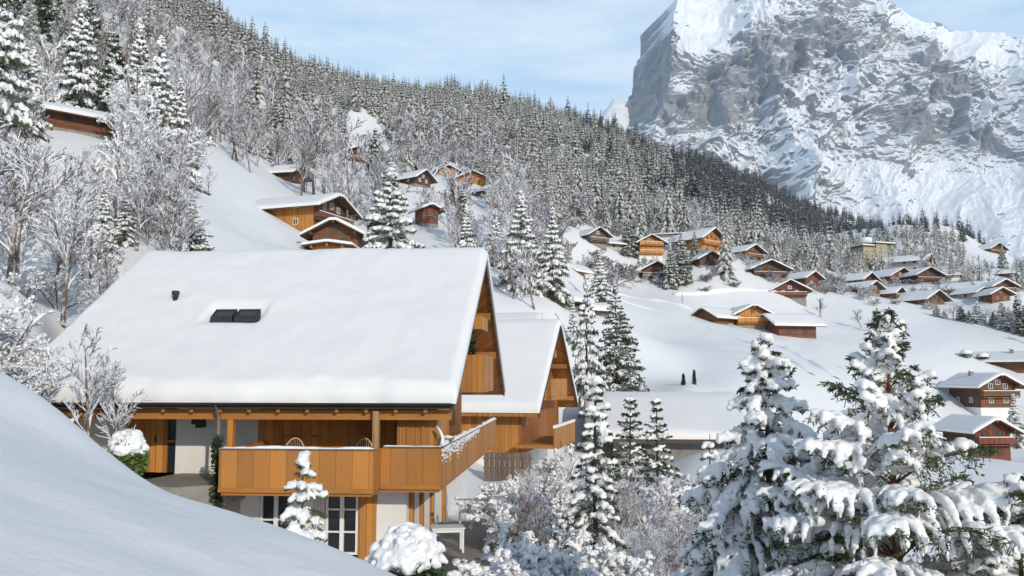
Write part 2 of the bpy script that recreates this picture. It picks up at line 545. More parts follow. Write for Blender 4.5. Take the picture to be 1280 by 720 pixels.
for t in ((650, 594, 45), (625, 590, 50), (690, 590, 53), (15, 452, 22), (-40, 425, 24), (30, 385, 36), (110, 415, 35), (150, 400, 42), (800, 660, 38), (800, 605, 58), (880, 572, 58), (860, 489, 80), (760, 484, 85), (860, 470, 100), (950, 470, 103),
          (800, 420, 150), (760, 345, 212), (850, 380, 190), (950, 425, 160), (1040, 471, 130), (1000, 430, 170), (1100, 442, 168), (1200, 440, 175), (1240, 424, 195),
          (1100, 380, 228), (1180, 398, 220), (1000, 378, 218), (720, 345, 190), (900, 395, 195), (870, 372, 205),
          (1240, 575, 112), (1100, 575, 86), (1000, 572, 78), (1280, 645, 68), (1280, 710, 44), (1100, 735, 34), (950, 735, 30),
          (740, 300, 232), (1000, 362, 240), (1280, 372, 250), (1280, 345, 320),
          (0, 300, 50), (60, 440, 30), (0, 130, 112), (240, 322, 57), (150, 335, 50), (220, 228, 85), (310, 292, 90), (400, 320, 103), (490, 332, 80), (580, 318, 120), (650, 362, 95), (700, 392, 86),
          (200, 150, 150), (640, 300, 175), (455, 168, 330), (430, 140, 352), (475, 200, 300), (300, 190, 185),
          (235, 22, 430), (120, 5, 300), (0, -140, 350), (400, 102, 520), (560, 126, 620), (660, 146, 680), (760, 172, 750), (900, 222, 850), (1000, 258, 900), (1150, 308, 950), (1280, 345, 950),
          (400, 172, 350), (560, 182, 400), (700, 240, 420), (850, 272, 450), (1000, 305, 480), (1150, 325, 550), (1280, 352, 520),
          (235, 80, 800), (400, 140, 900), (560, 170, 1000), (760, 210, 1150), (1000, 295, 1350), (1280, 362, 1350), (0, -50, 720),
          (1900, 640, 60), (1900, 520, 200), (1900, 400, 500), (1900, 340, 1000), (-600, 300, 40), (-600, 60, 120), (-600, -250, 400), (-600, -150, 800)):
    cw(*t)
chalet_pos = []
for c in CH:
    p = W(c[1], c[2], c[3])
    chalet_pos.append(p)
    ctrl.append(p + np.array((0, 0, .15)))
ctrl = np.array(ctrl)


def tps_fit(Q, val, lam):
    n = len(Q)
    r = np.linalg.norm(Q[:, None] - Q[None], axis=2)
    K = np.where(r > 0, r * r * np.log(r + 1e-12), 0) + lam * np.eye(n)
    P = np.hstack((np.ones((n, 1)), Q))
    A = np.block([[K, P], [P.T, np.zeros((3, 3))]])
    return np.linalg.solve(A, np.concatenate((val, np.zeros(3))))


def tps_eval(Q, w, X):
    out = np.empty(len(X))
    n = len(Q)
    for i in range(0, len(X), 20000):
        x = X[i:i + 20000]
        r = np.linalg.norm(x[:, None] - Q[None], axis=2)
        K = np.where(r > 0, r * r * np.log(r + 1e-12), 0)
        out[i:i + 20000] = K @ w[:n] + w[n] + x @ w[n + 1:]
    return out


def polar(x, y):
    ph = np.clip(np.arctan2(x, y), -1.2, 1.2)
    return np.stack((ph * 2.2, np.log(np.hypot(x, y) + 1e-6)), -1)


gQ = polar(ctrl[:, 0], ctrl[:, 1])
gW = tps_fit(gQ, ctrl[:, 2] / np.hypot(ctrl[:, 0], ctrl[:, 1]), 2e-4)

CREST = np.array([(-60, 40), (-21, 24)] + [tuple(W(*t)[:2]) for t in ((-150, 378, 17.5), (0, 463, 14.3), (40, 492, 13.5), (80, 529, 12.7), (132, 571, 11.8), (190, 602, 11.0), (250, 626, 10.2), (370, 662, 9.1), (430, 686, 8.6), (490, 716, 8.2), (640, 775, 7.3))] + [(4, 4.5), (9, -2), (14, -20)])
bank = np.array([W(*t) for t in ((-150, 378, 17.5), (0, 463, 14.3), (40, 492, 13.5), (80, 529, 12.7), (132, 571, 11.8), (190, 602, 11.0), (250, 626, 10.2), (370, 662, 9.1), (430, 686, 8.6), (490, 716, 8.2), (640, 775, 7.3), (0, 720, 4.7))]
                + [np.array(t, float) for t in ((0, 0, -1.42), (0, -8, -1.2), (3, 0, -2.5), (-5, 0, .2), (-21, 23, 5.2), (-9, 6, 1.35), (-15, 0, 4))])
bW = tps_fit(bank[:, :2], bank[:, 2], .08)


def crest_q(x, y):
    p = np.stack((x, y), -1)
    best = np.full(len(p), 1e9); sign = np.zeros(len(p))
    for a, b in zip(CREST[:-1], CREST[1:]):
        ab = b - a
        t = np.clip(((p - a) @ ab) / (ab @ ab), 0, 1)
        q = p - (a + t[:, None] * ab)
        dd = np.hypot(q[:, 0], q[:, 1])
        cr = ab[0] * (p[:, 1] - a[1]) - ab[1] * (p[:, 0] - a[0])
        m = dd < best
        best = np.where(m, dd, best); sign = np.where(m, np.sign(cr), sign)
    return best * sign


def ground(x, y):
    x = np.atleast_1d(np.asarray(x, float)); y = np.atleast_1d(np.asarray(y, float))
    r = np.hypot(x, y)
    e = tps_eval(gQ, gW, polar(x, y))
    zg = e * r
    q = crest_q(x, y)
    near = (r < 60) & (q < 8)
    zb = np.zeros_like(zg)
    if near.any():
        zb[near] = tps_eval(bank[:, :2], bW, np.stack((x[near], y[near]), -1))
    s = np.where(near, sstep(-.1, 3.2, q), 1)
    z = zb * (1 - s) + zg * s
    bankside = 1 - s
    amp = np.clip(r / 60, .0, 1) * (1 - bankside)
    z = z + amp * .35 * fbm(x / 14, y / 14, oct=3, seed=5) + bankside * .05 * fbm(x / 3.5 + .4 * y, y / 5.5 - .2 * x, oct=3, seed=9)
    # level ground under the patio
    lx = (x - H1[0]) * math.cos(A1) - (y - H1[1]) * math.sin(A1); ly = (x - H1[0]) * math.sin(A1) + (y - H1[1]) * math.cos(A1)
    m = np.minimum(np.minimum(lx + 3.2, 2.3 - lx), np.minimum(ly + 4.2, 9.2 - ly))
    k = sstep(0, 1.1, m)
    z = z * (1 - k) + -5.40 * k
    z = z + np.clip((r - 200) / 300, 0, 1) * 7 * fbm(x / 70, y / 70, oct=3, seed=11)
    return z


def gz(x, y):
    return float(ground([x], [y])[0])


ph = np.concatenate((np.linspace(-100, -36, 60, endpoint=False), np.linspace(-36, 36, 300), np.linspace(36, 100, 60)[1:])) * math.pi / 180
rr = np.concatenate(([0.05, .4, .8], np.geomspace(1.2, 1700, 330)))
PH, RRg = np.meshgrid(ph, rr, indexing='ij')
GX, GY = RRg * np.sin(PH), RRg * np.cos(PH)
GZ = ground(GX.ravel(), GY.ravel()).reshape(GX.shape)
mb = MB(); mb.grid(np.stack((GX, GY, GZ), -1))
# the piece behind the photographer
ph2 = np.concatenate((np.linspace(100, 180, 20), np.linspace(180, 260, 20)[1:])) * math.pi / 180
r2 = np.concatenate(([0.05], np.geomspace(1, 60, 40)))
P2, R2 = np.meshgrid(ph2, r2, indexing='ij')
X2, Y2 = R2 * np.sin(P2), R2 * np.cos(P2)
mb.grid(np.stack((X2, Y2, ground(X2.ravel(), Y2.ravel()).reshape(X2.shape)), -1))
o = mb.build('ground', 'snow_ground', smooth=True)
tag(o, kind='structure')

def berm(name, pts, w, h, seed):
    P = np.array([W(*p)[:2] for p in pts])
    t = np.concatenate(([0], np.cumsum(np.hypot(*np.diff(P, axis=0).T))))
    tt = np.arange(0, t[-1], 1.2)
    x = np.interp(tt, t, P[:, 0]); y = np.interp(tt, t, P[:, 1])
    k = np.ones(9) / 9
    x = np.convolve(np.pad(x, 4, 'edge'), k, 'valid'); y = np.convolve(np.pad(y, 4, 'edge'), k, 'valid')
    tx, ty = np.gradient(x), np.gradient(y); ln = np.hypot(tx, ty); nx, ny = -ty / ln, tx / ln
    a = np.linspace(-1, 1, 7)
    ww = w * (1 + .3 * vnoise(tt / 5, tt * 0, seed=seed)); hh = h * (.75 + .5 * vnoise(tt / 3, tt * 0 + 4, seed=seed))
    X = x[:, None] + nx[:, None] * a * ww[:, None]; Y = y[:, None] + ny[:, None] * a * ww[:, None]
    Z = ground(X.ravel(), Y.ravel()).reshape(X.shape) + hh[:, None] * (1 - a ** 2) - .06
    m_ = MB(); m_.grid(np.stack((X, Y, Z), -1))
    tag(m_.build(name, 'snow_ground', smooth=True), kind='structure')


berm('snow_bank', [(722, 352, 196), (800, 366, 194), (860, 386, 188), (905, 402, 182), (960, 428, 162), (1010, 455, 145), (1050, 478, 128)], .9, .5, 1)
berm('snow_bank', [(735, 358, 186), (810, 376, 182), (870, 399, 172), (930, 428, 155), (985, 460, 135), (1020, 480, 122)], .6, .35, 2)
berm('snow_bank', [(835, 362, 206), (900, 369, 210), (960, 374, 214), (1010, 376, 218)], 1.0, .7, 3)
berm('snow_bank', [(1040, 455, 150), (1090, 468, 140), (1130, 474, 135), (1190, 470, 140)], .8, .4, 4)

# highest elevation angle met on the way out, for deciding what can be seen
EL = GZ / RRg
ELM = np.maximum.accumulate(EL, axis=1)


def visible(x, y, h):
    r = np.hypot(x, y)
    i = np.clip(np.searchsorted(ph, np.arctan2(x, y)), 0, len(ph) - 1)
    j = np.clip(np.searchsorted(rr, r) - 2, 0, len(rr) - 1)
    return (ground(x, y) + h) / r > ELM[i, j] + .002


# ------------------------------------------------------------------ mountain
def poly(pts):
    xs = [p[1] for p in pts]; ys = [p[0] for p in pts]
    return lambda v: np.interp(v, xs, ys)          # px as a function of py


SNOWF = [(885, 15, 45, 40, 0, .5), (950, 2, 60, 18, -10, .3), (859, 95, 14, 12, 0, .4), (1012, 105, 60, 13, -62, .5), (1066, 98, 55, 14, -62, .4), (1107, 95, 40, 18, -60, .35), (965, 145, 25, 22, 0, .35), (925, 182, 45, 16, 20, .4),
         (1255, 50, 60, 26, 15, .5), (1165, 10, 50, 14, 20, .4), (1258, 130, 36, 26, 0, .4), (1065, 150, 50, 22, 20, .4), (1165, 230, 120, 26, 14, .6), (1040, 212, 60, 16, 18, .3), (990, 190, 30, 20, 0, .2),
         (815, 90, 25, 70, 20, -.45), (905, 90, 26, 34, 0, -.45), (957, 80, 24, 60, 0, -.35), (1070, 30, 32, 16, 20, -.4), (1010, 62, 16, 26, 20, -.4), (1215, 98, 34, 22, 20, -.45), (1141, 150, 34, 20, 30, -.45), (1120, 200, 60, 9, 22, -.45),
         (1180, 50, 30, 18, 20, -.3), (870, 130, 40, 20, 10, -.35), (1235, 175, 40, 14, 10, -.35), (1190, 250, 60, 8, 12, -.4), (840, 60, 10, 60, 0, -.3)]


def build_mountain():
    D0 = 3000.0
    ny, nc = 520, 820
    py = np.linspace(-70, 345, ny)                       # height of each row, as it looks from the valley
    left = poly([(838, -70), (833, 0), (820, 24), (818, 50), (806, 80), (797, 108), (784, 136), (768, 160), (730, 205), (690, 250), (650, 345)])
    wall = poly([(872, -70), (852, 0), (848, 45), (846, 85), (838, 110), (822, 150), (800, 190), (770, 240), (730, 345)])
    g = np.concatenate((np.linspace(-1.0, 0, 40, endpoint=False), np.linspace(0, 1, 90, endpoint=False), np.linspace(1, 2, nc - 130)))
    T, G = np.meshgrid(np.linspace(0, 1, ny), g, indexing='ij')
    right = 1420.0
    pa = np.where(G < 1, 840 + 10 * G, 850 + (right - 850) * (G - 1))
    top = np.interp(pa, [800, 838, 870, 960, 1040, 1100, 1140, 1163, 1180, 1205, 1232, 1262, 1290, 1330, 1420], [-16, -22, -38, -60, -58, -40, -18, 0, 6, 9, 17, 20, 17, 30, 70])
    top = top + 2.2 * fbm(pa / 16, pa * 0, oct=4, seed=91)
    PY = top + (345 - top) * T
    L, A = left(PY), wall(PY)
    PX = np.where(G < 0, L + 20 * (-G), np.where(G < 1, L + (A - L) * G, A + (right - A) * (G - 1)))
    # steepness decides how far the face leans back
    snow_top = np.exp(-(((PX - 900) / 75) ** 2 + ((PY - 5) / 45) ** 2))
    snow_top2 = np.exp(-(((PX - 1240) / 90) ** 2 + ((PY - 40) / 40) ** 2))
    apron = sstep(215, 285, PY + (PX - 1000) * .12)
    apron2 = np.exp(-(((PX - 1180) / 90) ** 2 + ((PY - 195) / 28) ** 2))
    cot = .55 + .9 * snow_top + .7 * snow_top2 + 1.3 * apron + .7 * apron2
    Z = (470 - PY) / F * D0
    dz = np.abs(np.gradient(Z, axis=0))
    lean = np.flip(np.cumsum(np.flip(cot * dz, 0), 0), 0)

    def ridge(line, amp, wl, wr):
        c = poly(line)(PY)
        d = PX - c + 9 * fbm(PX / 30, PY / 30, oct=4, seed=int(wl + wr))
        h_ = np.clip(1 - np.where(d < 0, -d / wl, d / wr), 0, 1)
        return 1.35 * amp * (np.sqrt(h_ * h_ + .02) - .14)

    rel = 0
    rel = rel + ridge([(950, -70), (948, 30), (962, 100), (972, 150), (990, 210), (1000, 345)], 120, 26, 60)
    rel = rel + ridge([(905, 40), (915, 110), (900, 180), (880, 345)], 55, 16, 40) * sstep(30, 60, PY)
    rel = rel + ridge([(1180, -70), (1110, 20), (1085, 70), (1045, 140), (1000, 220), (980, 345)], 80, 45, 25)
    rel = rel + ridge([(1250, -70), (1190, 20), (1160, 80), (1150, 150), (1120, 230), (1100, 345)], 85, 45, 35)
    rel = rel + ridge([(1060, -70), (1035, 20), (1030, 60), (1010, 120), (990, 345)], 50, 20, 20)
    rel = rel + ridge([(1330, -70), (1240, 60), (1225, 120), (1230, 200), (1250, 345)], 70, 60, 40)
    rel = rel + ridge([(1400, -70), (1330, 90), (1290, 170), (1270, 345)], 90, 50, 50)
    u = PX / 52.0; v = PY / 52.0
    wx = .45 * fbm(u, v, oct=3, seed=21); wy = .45 * fbm(u + 9, v, oct=3, seed=22)
    rough = (1 - .75 * np.clip(snow_top + snow_top2 + apron * .85 + apron2, 0, 1))
    # gullies fall from upper right to lower left
    s = u * .8 + v * .62; t = -u * .55 + v * .8
    rel = rel + rough * 26 * fbm(t * .35 + wx * .6, s * 1.35 + wy, oct=5, seed=31, gain=.45, ridged=True) * sstep(.9, 1.4, G)
    rel = rel + rough * 50 * fbm(u * .8 + wx, v * .6 + wy, oct=7, seed=41, gain=.5, ridged=True)
    rel = rel + rough * 13 * fbm(u * 3.2 + v * 1.2 + wx * 2, v * 1.5 + wy * 2, oct=6, seed=43, gain=.58, ridged=True)
    rel = rel + rough * 6 * fbm(u * 2.6 + wx * 2, v * 8 - u * 2.4 + wy * 3, oct=5, seed=47, gain=.55, ridged=True)
    # where the snow lies in fields and where the rock stays bare
    bias = 0
    for x_, y_, sx, sy, an, wt in SNOWF:
        ca, sa = math.cos(R(an)), math.sin(R(an))
        p_ = ((PX - x_) * ca + (PY - y_) * sa) / sx; q_ = (-(PX - x_) * sa + (PY - y_) * ca) / sy
        bias = bias + wt * np.exp(-(p_ ** 2 + q_ ** 2))
    bias = np.clip(1.5 * bias + .12 * sstep(120, 260, PY), -.55, .8)
    rel = rel * (.35 + .65 * sstep(0, .14, T))
    env = np.clip((G + .15) / .8, 0, 1)
    Y = D0 + lean * .9 - rel * np.where(G < 1, .35 + .65 * env, 1)
    Y = Y + np.where(G < 1, 420 * (1 - np.clip(G, 0, 1)) ** .9, 0) + np.where(G < 0, 500 * -G, 0)
    jag = 7 * fbm(PY / 14, np.zeros_like(PY), oct=4, seed=77) * np.where(G < 1, 1 - np.clip(G, 0, 1), 0)
    X = (PX + jag - 640) / F * D0
    # apparent size stays right when the face leans away
    k = (D0 + lean * .9) / D0
    X = X * (1 + (k - 1) * .9); Z = Z * (1 + (k - 1) * .9)
    mb = MB(); mb.grid(np.stack((X, Y, Z), -1)[:, ::-1])
    o = mb.build('mountain', 'mountain_rock', smooth=True)
    at_ = o.data.attributes.new('snow_field', 'FLOAT', 'POINT')
    at_.data.foreach_set('value', bias[:, ::-1].ravel().astype(np.float32))
    tag(o, kind='structure')
    # a far snow peak beyond the shoulder
    n = 60
    a, b = np.meshgrid(np.linspace(-1, 1, n), np.linspace(-1, 1, n), indexing='ij')
    rr_ = np.hypot(a, b)
    c = W(769, 132, 3900)
    Zp = c[2] - 760 * rr_ ** .85 + 70 * fbm(a * 4, b * 4, oct=5, seed=3, ridged=True)
    mb = MB(); mb.grid(np.stack((c[0] + a * 700, c[1] + b * 700, Zp), -1))
    o = mb.build('distant_peak', 'mountain_rock', smooth=True)
    o.data.attributes.new('snow_field', 'FLOAT', 'POINT').data.foreach_set('value', np.full(n * n, .4, np.float32))
    tag(o, kind='structure')


m, nt, b = new_mat('mountain_rock')
geo = nd(nt, 'ShaderNodeNewGeometry')
sep = nd(nt, 'ShaderNodeSeparateXYZ'); nt.links.new(geo.outputs['Normal'], sep.inputs[0])
n1 = noise(nt, geo.outputs['Position'], .022, 8, .7)
n2 = noise(nt, geo.outputs['Position'], .0045, 5, .6)
mpn = nd(nt, 'ShaderNodeMapping'); mpn.inputs['Rotation'].default_value = (0, .75, 0); mpn.inputs['Scale'].default_value = (.035, .01, .006)
nt.links.new(geo.outputs['Position'], mpn.inputs['Vector'])
n3 = noise(nt, mpn.outputs[0], 1.0, 6, .65)
att = nd(nt, 'ShaderNodeAttribute', attribute_name='snow_field')
n4 = noise(nt, geo.outputs['Position'], .09, 6, .75)
v = mathn(nt, 'ADD', mathn(nt, 'ADD', mathn(nt, 'MULTIPLY', sep.outputs[2], 1.0), att.outputs['Fac']), mathn(nt, 'MULTIPLY', mathn(nt, 'SUBTRACT', n1, .5), .5))
v = mathn(nt, 'ADD', v, mathn(nt, 'MULTIPLY', mathn(nt, 'SUBTRACT', n4, .5), .5))
v = mathn(nt, 'ADD', v, mathn(nt, 'MULTIPLY', mathn(nt, 'SUBTRACT', n3, .5), .5))
rock = mixc(nt, maprange(nt, noise(nt, geo.outputs['Position'], .012, 6, .65), .3, .7), (.18, .18, .185), (.38, .365, .35))
nt.links.new(mixc(nt, maprange(nt, v, .22, .47), rock, (.84, .85, .87)), b.inputs['Base Color'])
b.inputs['Roughness'].default_value = .85; b.inputs['Specular IOR Level'].default_value = .05
bump(nt, b, mathn(nt, 'ADD', n1, mathn(nt, 'MULTIPLY', n4, .4)), .6, 10.0)
build_mountain()
# ------------------------------------------------------------------ chalets
def roof_snow(mb, x0, x1, half, ez, slope, T, er, nx, ns, seed=0, lump=.03, dips=(), mid=0.0, axis='x', bulge=.05):
    """A blanket of snow on a gable roof: ridge along x at y = mid, eaves at y = mid -+ half and height ez.
    dips: (x0, x1, y0, y1) rectangles where the snow has slid or melted away."""
    def spread(a, b, n, e):
        t = np.linspace(0, 1, n)
        core = a + e + (b - a - 2 * e) * t
        k = 1 - np.cos(np.linspace(0, math.pi / 2, 6))[:-1]
        edge = e * (1 - np.cos(np.linspace(0, math.pi / 2, 7)))[:-1]
        return np.concatenate((a + edge, core, (b - edge)[::-1]))
    xs = spread(x0, x1, nx, er); ys = spread(-half, half, ns, er)
    X, Y = np.meshgrid(xs, ys, indexing='ij')
    dx = np.minimum(X - x0, x1 - X); dy = half - np.abs(Y)
    def prof(d):
        t = np.clip(d / er, 0, 1)
        return np.sqrt(np.clip(1 - (1 - t) ** 2, 0, 1))
    h = T * prof(dx) * prof(dy)
    h = h * (1 + .07 * fbm(X / 1.7 + seed, Y / 1.7, oct=3, seed=seed)) + lump * fbm(X / .45, Y / .45, oct=2, seed=seed + 3) * np.clip(h / T, 0, 1)
    for a, b_, c, d in dips:
        inside = np.minimum(np.minimum(X - a, b_ - X), np.minimum(Y - c, d - Y))
        h = h * (1 - .85 * sstep(-.22, .02, inside))
    ridge = np.sqrt(Y * Y + .2 ** 2) - .2 * .7
    z = ez + slope * (half - ridge) + h
    z = np.where(h < 1e-4, ez + slope * (half - np.abs(Y)), z)
    ox = np.where(X < (x0 + x1) / 2, -1, 1) * bulge * np.sin(math.pi * np.clip(h / T, 0, 1)) * (dx < er)
    oy = np.sign(Y) * bulge * np.sin(math.pi * np.clip(h / T, 0, 1)) * (dy < er)
    # the lip of the snow is ragged
    oy = oy + np.sign(Y) * (dy < er) * .06 * vnoise(X * 1.3, np.sign(Y), seed=seed + 8)
    A, B = X + ox, Y + oy + mid
    V = np.stack((A, B, z), -1) if axis == 'x' else np.stack((-B, A, z), -1)
    mb.grid(V)
    lo = np.stack((X, Y + mid, ez + slope * (half - np.abs(Y)) + .004), -1)
    if axis != 'x':
        lo = np.stack((-lo[..., 1], lo[..., 0], lo[..., 2]), -1)
    mb.grid(lo[:, ::-1])
    return mb


def window(parent, p, u, w, h, frame='white_paint', depth=.07, bars=1, detail=True, nrm=None):
    """p: lower middle of the opening on the wall face, u: unit vector along the wall (x, y); the pane looks along nrm."""
    u = np.array((u[0], u[1], 0.)); n = np.array((u[1], -u[0], 0.)) if nrm is None else np.array((*nrm, 0.))
    p = np.array(p, float); up = np.array((0, 0, 1.))
    f = MB()
    t = .07 if detail else .12

    def blk(a0, a1, z0, z1, d0, d1, mb):
        q = lambda a, z, d: p + u * a + up * z + n * d
        mb.hexa([q(a0, z0, d0), q(a1, z0, d0), q(a1, z0, d1), q(a0, z0, d1)], [q(a0, z1, d0), q(a1, z1, d0), q(a1, z1, d1), q(a0, z1, d1)])
    blk(-w / 2, -w / 2 + t, 0, h, -.02, depth, f); blk(w / 2 - t, w / 2, 0, h, -.02, depth, f)
    blk(-w / 2 + t, w / 2 - t, 0, t, -.02, depth, f); blk(-w / 2 + t, w / 2 - t, h - t, h, -.02, depth, f)
    for i in range(bars):
        a = -w / 2 + w * (i + 1) / (bars + 1)
        blk(a - t * .35, a + t * .35, t, h - t, -.02, depth * .8, f)
    o = f.build('window', frame, parent)
    g = MB(); blk(-w / 2 + t * .9, w / 2 - t * .9, t * .9, h - t * .9, -.015, depth * .45, g)
    g.build('pane', 'glass_sky', o)
    return o


def chalet(i, label, pos, yaw, w, L, hw, pitch, wmat, balc=0, stone=.7, front=None, win=2, chim=0, thick=None, oe=None, og=None):
    """front gable at local y = -L/2 looking along -y, ridge along y."""
    far = pos[1] > 200
    if 'garage' not in label and 'second big' not in label:
        yaw = yaw - math.degrees(math.atan2(pos[0], pos[1])) * (.55 if pos[1] > 177 and pos[0] > 0 else 1)       # yaw was judged from the eye
    pos = np.array(pos)
    ca, sa = math.cos(R(yaw)), math.sin(R(yaw))
    cn = np.array([(pos[0] + x * ca - y * sa, pos[1] + x * sa + y * ca) for x in (-w / 2, w / 2) for y in (-L / 2, L / 2)])
    low = ground(cn[:, 0], cn[:, 1]).min()
    if pos[1] > 80:
        pos[2] = max(min(pos[2], low + .25), pos[2] - 2.0)
    if pos[1] > 177:
        pos = pos - np.array((0, 0, .3)); hw = hw * .88; pitch = pitch + (4 if pitch > 10 else 0); stone = min(stone, 1.8) if stone > 1 else .35
        if win > 1 and i % 3 == 0: stone = .9
    else:
        pos = pos - np.array((0, 0, .2)); hw = hw * .95
    root = empty('chalet', pos, R(yaw), label, 'chalet', 'snow covered chalets on the hillside')
    rng = np.random.default_rng(100 + i)
    sl = math.tan(R(pitch)); oe = oe or .75 + .08 * w; og = og or .8 + .11 * w
    rid = hw + sl * w / 2
    front = front or wmat
    wfr = ('wood_dark', 'white_paint', 'wood_grey', 'wood_dark', 'wood_pale')[i % 5]
    # masonry foot, going down into the slope
    b = MB().box(-w / 2 - .03, w / 2 + .03, -L / 2 - .03, L / 2 + .03, -3.0, stone)
    b.build('base_wall', 'stucco' if stone > 1 else 'stone', root)
    wl = MB()
    wl.prism([(-w / 2, stone), (w / 2, stone), (w / 2, hw), (-w / 2, hw)], -L / 2 + .01, L / 2, 'y')
    wl.build('side_wall', wmat, root)
    prof = [(-w / 2 + .02, stone), (w / 2 - .02, stone), (w / 2 - .02, hw), (0, rid - .02), (-w / 2 + .02, hw)]
    MB().prism(prof, -L / 2 - .04, -L / 2 + .2, 'y').build('gable_wall', front, root)
    MB().prism(prof, L / 2 - .2, L / 2 + .04, 'y').build('gable_wall', front, root)
    # roof boards: two slabs
    rf = MB(); th = .14
    xe = w / 2 + oe; ze = hw - sl * oe
    y0, y1 = -L / 2 - og, L / 2 + og
    rf.prism([(-xe, ze + .02), (0, ze + sl * xe + .02), (xe, ze + .02), (xe, ze + .02 + th), (0, ze + sl * xe + .02 + th), (-xe, ze + .02 + th)], y0, y1, 'y')
    rf.build('roof', 'roof_board', root)
    for x in (-w / 2 + .1, 0, w / 2 - .1) if not far else ():
        zz = hw + sl * (w / 2 - abs(x)) - .02
        for s in (-1, 1):
            a, c = (s * (L / 2 + .05), s * (L / 2 + og - .08))
            if s * yaw > 95 or (s > 0 and abs(yaw) < 60): continue
            MB().box(x - .1, x + .1, min(a, c), max(a, c), zz - .32, zz - .06).build('purlin', front, root)
    T = thick or ((.24 if far else .34) + .1 * rng.random())
    sn = MB(); roof_snow(sn, y0 - .03, y1 + .03, xe + .03, ze + th + .025, sl, T, T * .95, 5 if far else 12, 5 if far else 10, seed=i, axis='y', lump=.02 if far else .035)
    sn.build('snow_cover', 'snow_far' if far else 'snow_roof', root, smooth=True)
    if win:
        rows = max(1, int((hw - stone) / 2.0 + .35))
        for r_ in range(rows):
            z = stone + .75 + r_ * 2.3
            n = win if win > 1 else 1
            for k in range(n):
                x = (k - (n - 1) / 2) * w / (n + .4)
                window(root, (x, -L / 2 - .04, z), (1, 0), .8, .9, frame=wfr, detail=not far, nrm=(0, -1))
            m_ = max(1, int(L / 3.4))
            for k in range(m_):
                y = (k - (m_ - 1) / 2) * L / (m_ + .4)
                sx = 1 if yaw < 0 else -1
                window(root, (sx * (w / 2 + .005), y, z), (0, 1), .8, .85, frame=wfr, detail=not far, nrm=(sx, 0))
        if hw + sl * w / 2 - hw > 1.1:
            window(root, (0, -L / 2 - .04, hw + .05), (1, 0), .9, .85, frame=wfr, detail=not far, nrm=(0, -1))
    if not balc and win > 1 and i % 2: balc = 1
    for k in range(balc):
        z = stone + .25 + k * 2.3 if balc > 1 else max(stone + .2, hw - 1.9)
        bm = MB(); d = 1.0
        bm.box(-w / 2 - .1, w / 2 + .1, -L / 2 - d, -L / 2 - .045, z - .14, z)
        bm.box(-w / 2 - .1, w / 2 + .1, -L / 2 - d, -L / 2 - d + .07, z + .14, z + .95)
        for s in (-1, 1):
            x = s * (w / 2 + .06)
            bm.box(x - .035, x + .035, -L / 2 - d + .08, -L / 2 - .045, z + .14, z + .95)
            bm.box(x - .06, x + .06, -L / 2 - d - .02, -L / 2 - d + .09, z, z + 1.02)
        bo = bm.build('balcony', front, root)
        rs = MB().box(-w / 2 - .08, w / 2 + .08, -L / 2 - d - .02, -L / 2 - d + .1, z + .955, z + 1.05)
        rs.build('rail_snow', 'snow_far', bo)
    if chim or (win > 1 and not far and i % 2 == 0):
        x = -w * .2; zc = hw + sl * (w / 2 - abs(x))
        c = MB().box(x - .3, x + .3, L * .05, L * .05 + .6, zc - .3, zc + 1.15).box(x - .36, x + .36, L * .05 - .06, L * .05 + .66, zc + 1.155, zc + 1.25)
        co_ = c.build('chimney', 'stone', root)
        MB().lathe([(.001, zc + 1.255), (.34, zc + 1.26), (.33, zc + 1.4), (.2, zc + 1.52), (.001, zc + 1.55)], (x, L * .05 + .3, 0), 10).build('snow_cap', 'snow_far', co_, smooth=True)
    return root


ROOTS = []
for i, (c, p) in enumerate(zip(CH, chalet_pos)):
    ROOTS.append(chalet(i, c[0], p, c[4], c[5], c[6], c[7], c[8], c[9], **c[10]))
for r_ in ROOTS:
    if 'garage' in r_['label']:
        r_.name = 'garage'; r_['category'] = 'garage'
    elif 'hut' in r_['label'] or 'shed' in r_['label']:
        r_['category'] = 'hut'
    elif 'barn' in r_['label'] and 'farmhouse' not in r_['label']:
        r_['category'] = 'barn'

# yellow flat roofed tower house
p = W(1085, 332, 322)
t = empty('tower_house', p, R(20), 'pale yellow flat-roofed tower house with a white round turret on top', 'house')
MB().box(-5.5, 0, -4, 4, -3, 6.4).build('wing_wall', 'stucco_yellow', t)
MB().box(0.005, 5.2, -4.4, 4.4, -3, 7.6).build('tower_wall', 'stucco_yellow', t)
MB().box(-6.2, 0, -4.6, 4.6, 6.41, 6.8).box(-.5, 9, -5, 5, 7.61, 7.95).build('roof', 'roof_board', t)
MB().box(-6.1, -.55, -4.5, 4.5, 6.81, 7.2).box(-.4, 8.9, -4.9, 4.9, 7.96, 8.35).build('snow_cover', 'snow_far', t)
MB().lathe([(.001, 8.36), (2.2, 8.36), (2.2, 10.0), (2.0, 10.3), (.001, 10.45)], (-.6, 0, 0), 20).build('turret', 'white_paint', t, smooth=True)
for x in (-4.2, -1.8, 1.6, 3.8):
    for z in (1.0, 3.8):
        window(t, (x, -4.005 if x < 0 else -4.405, z), (1, 0), 1.1, 1.4, detail=False, nrm=(0, -1))

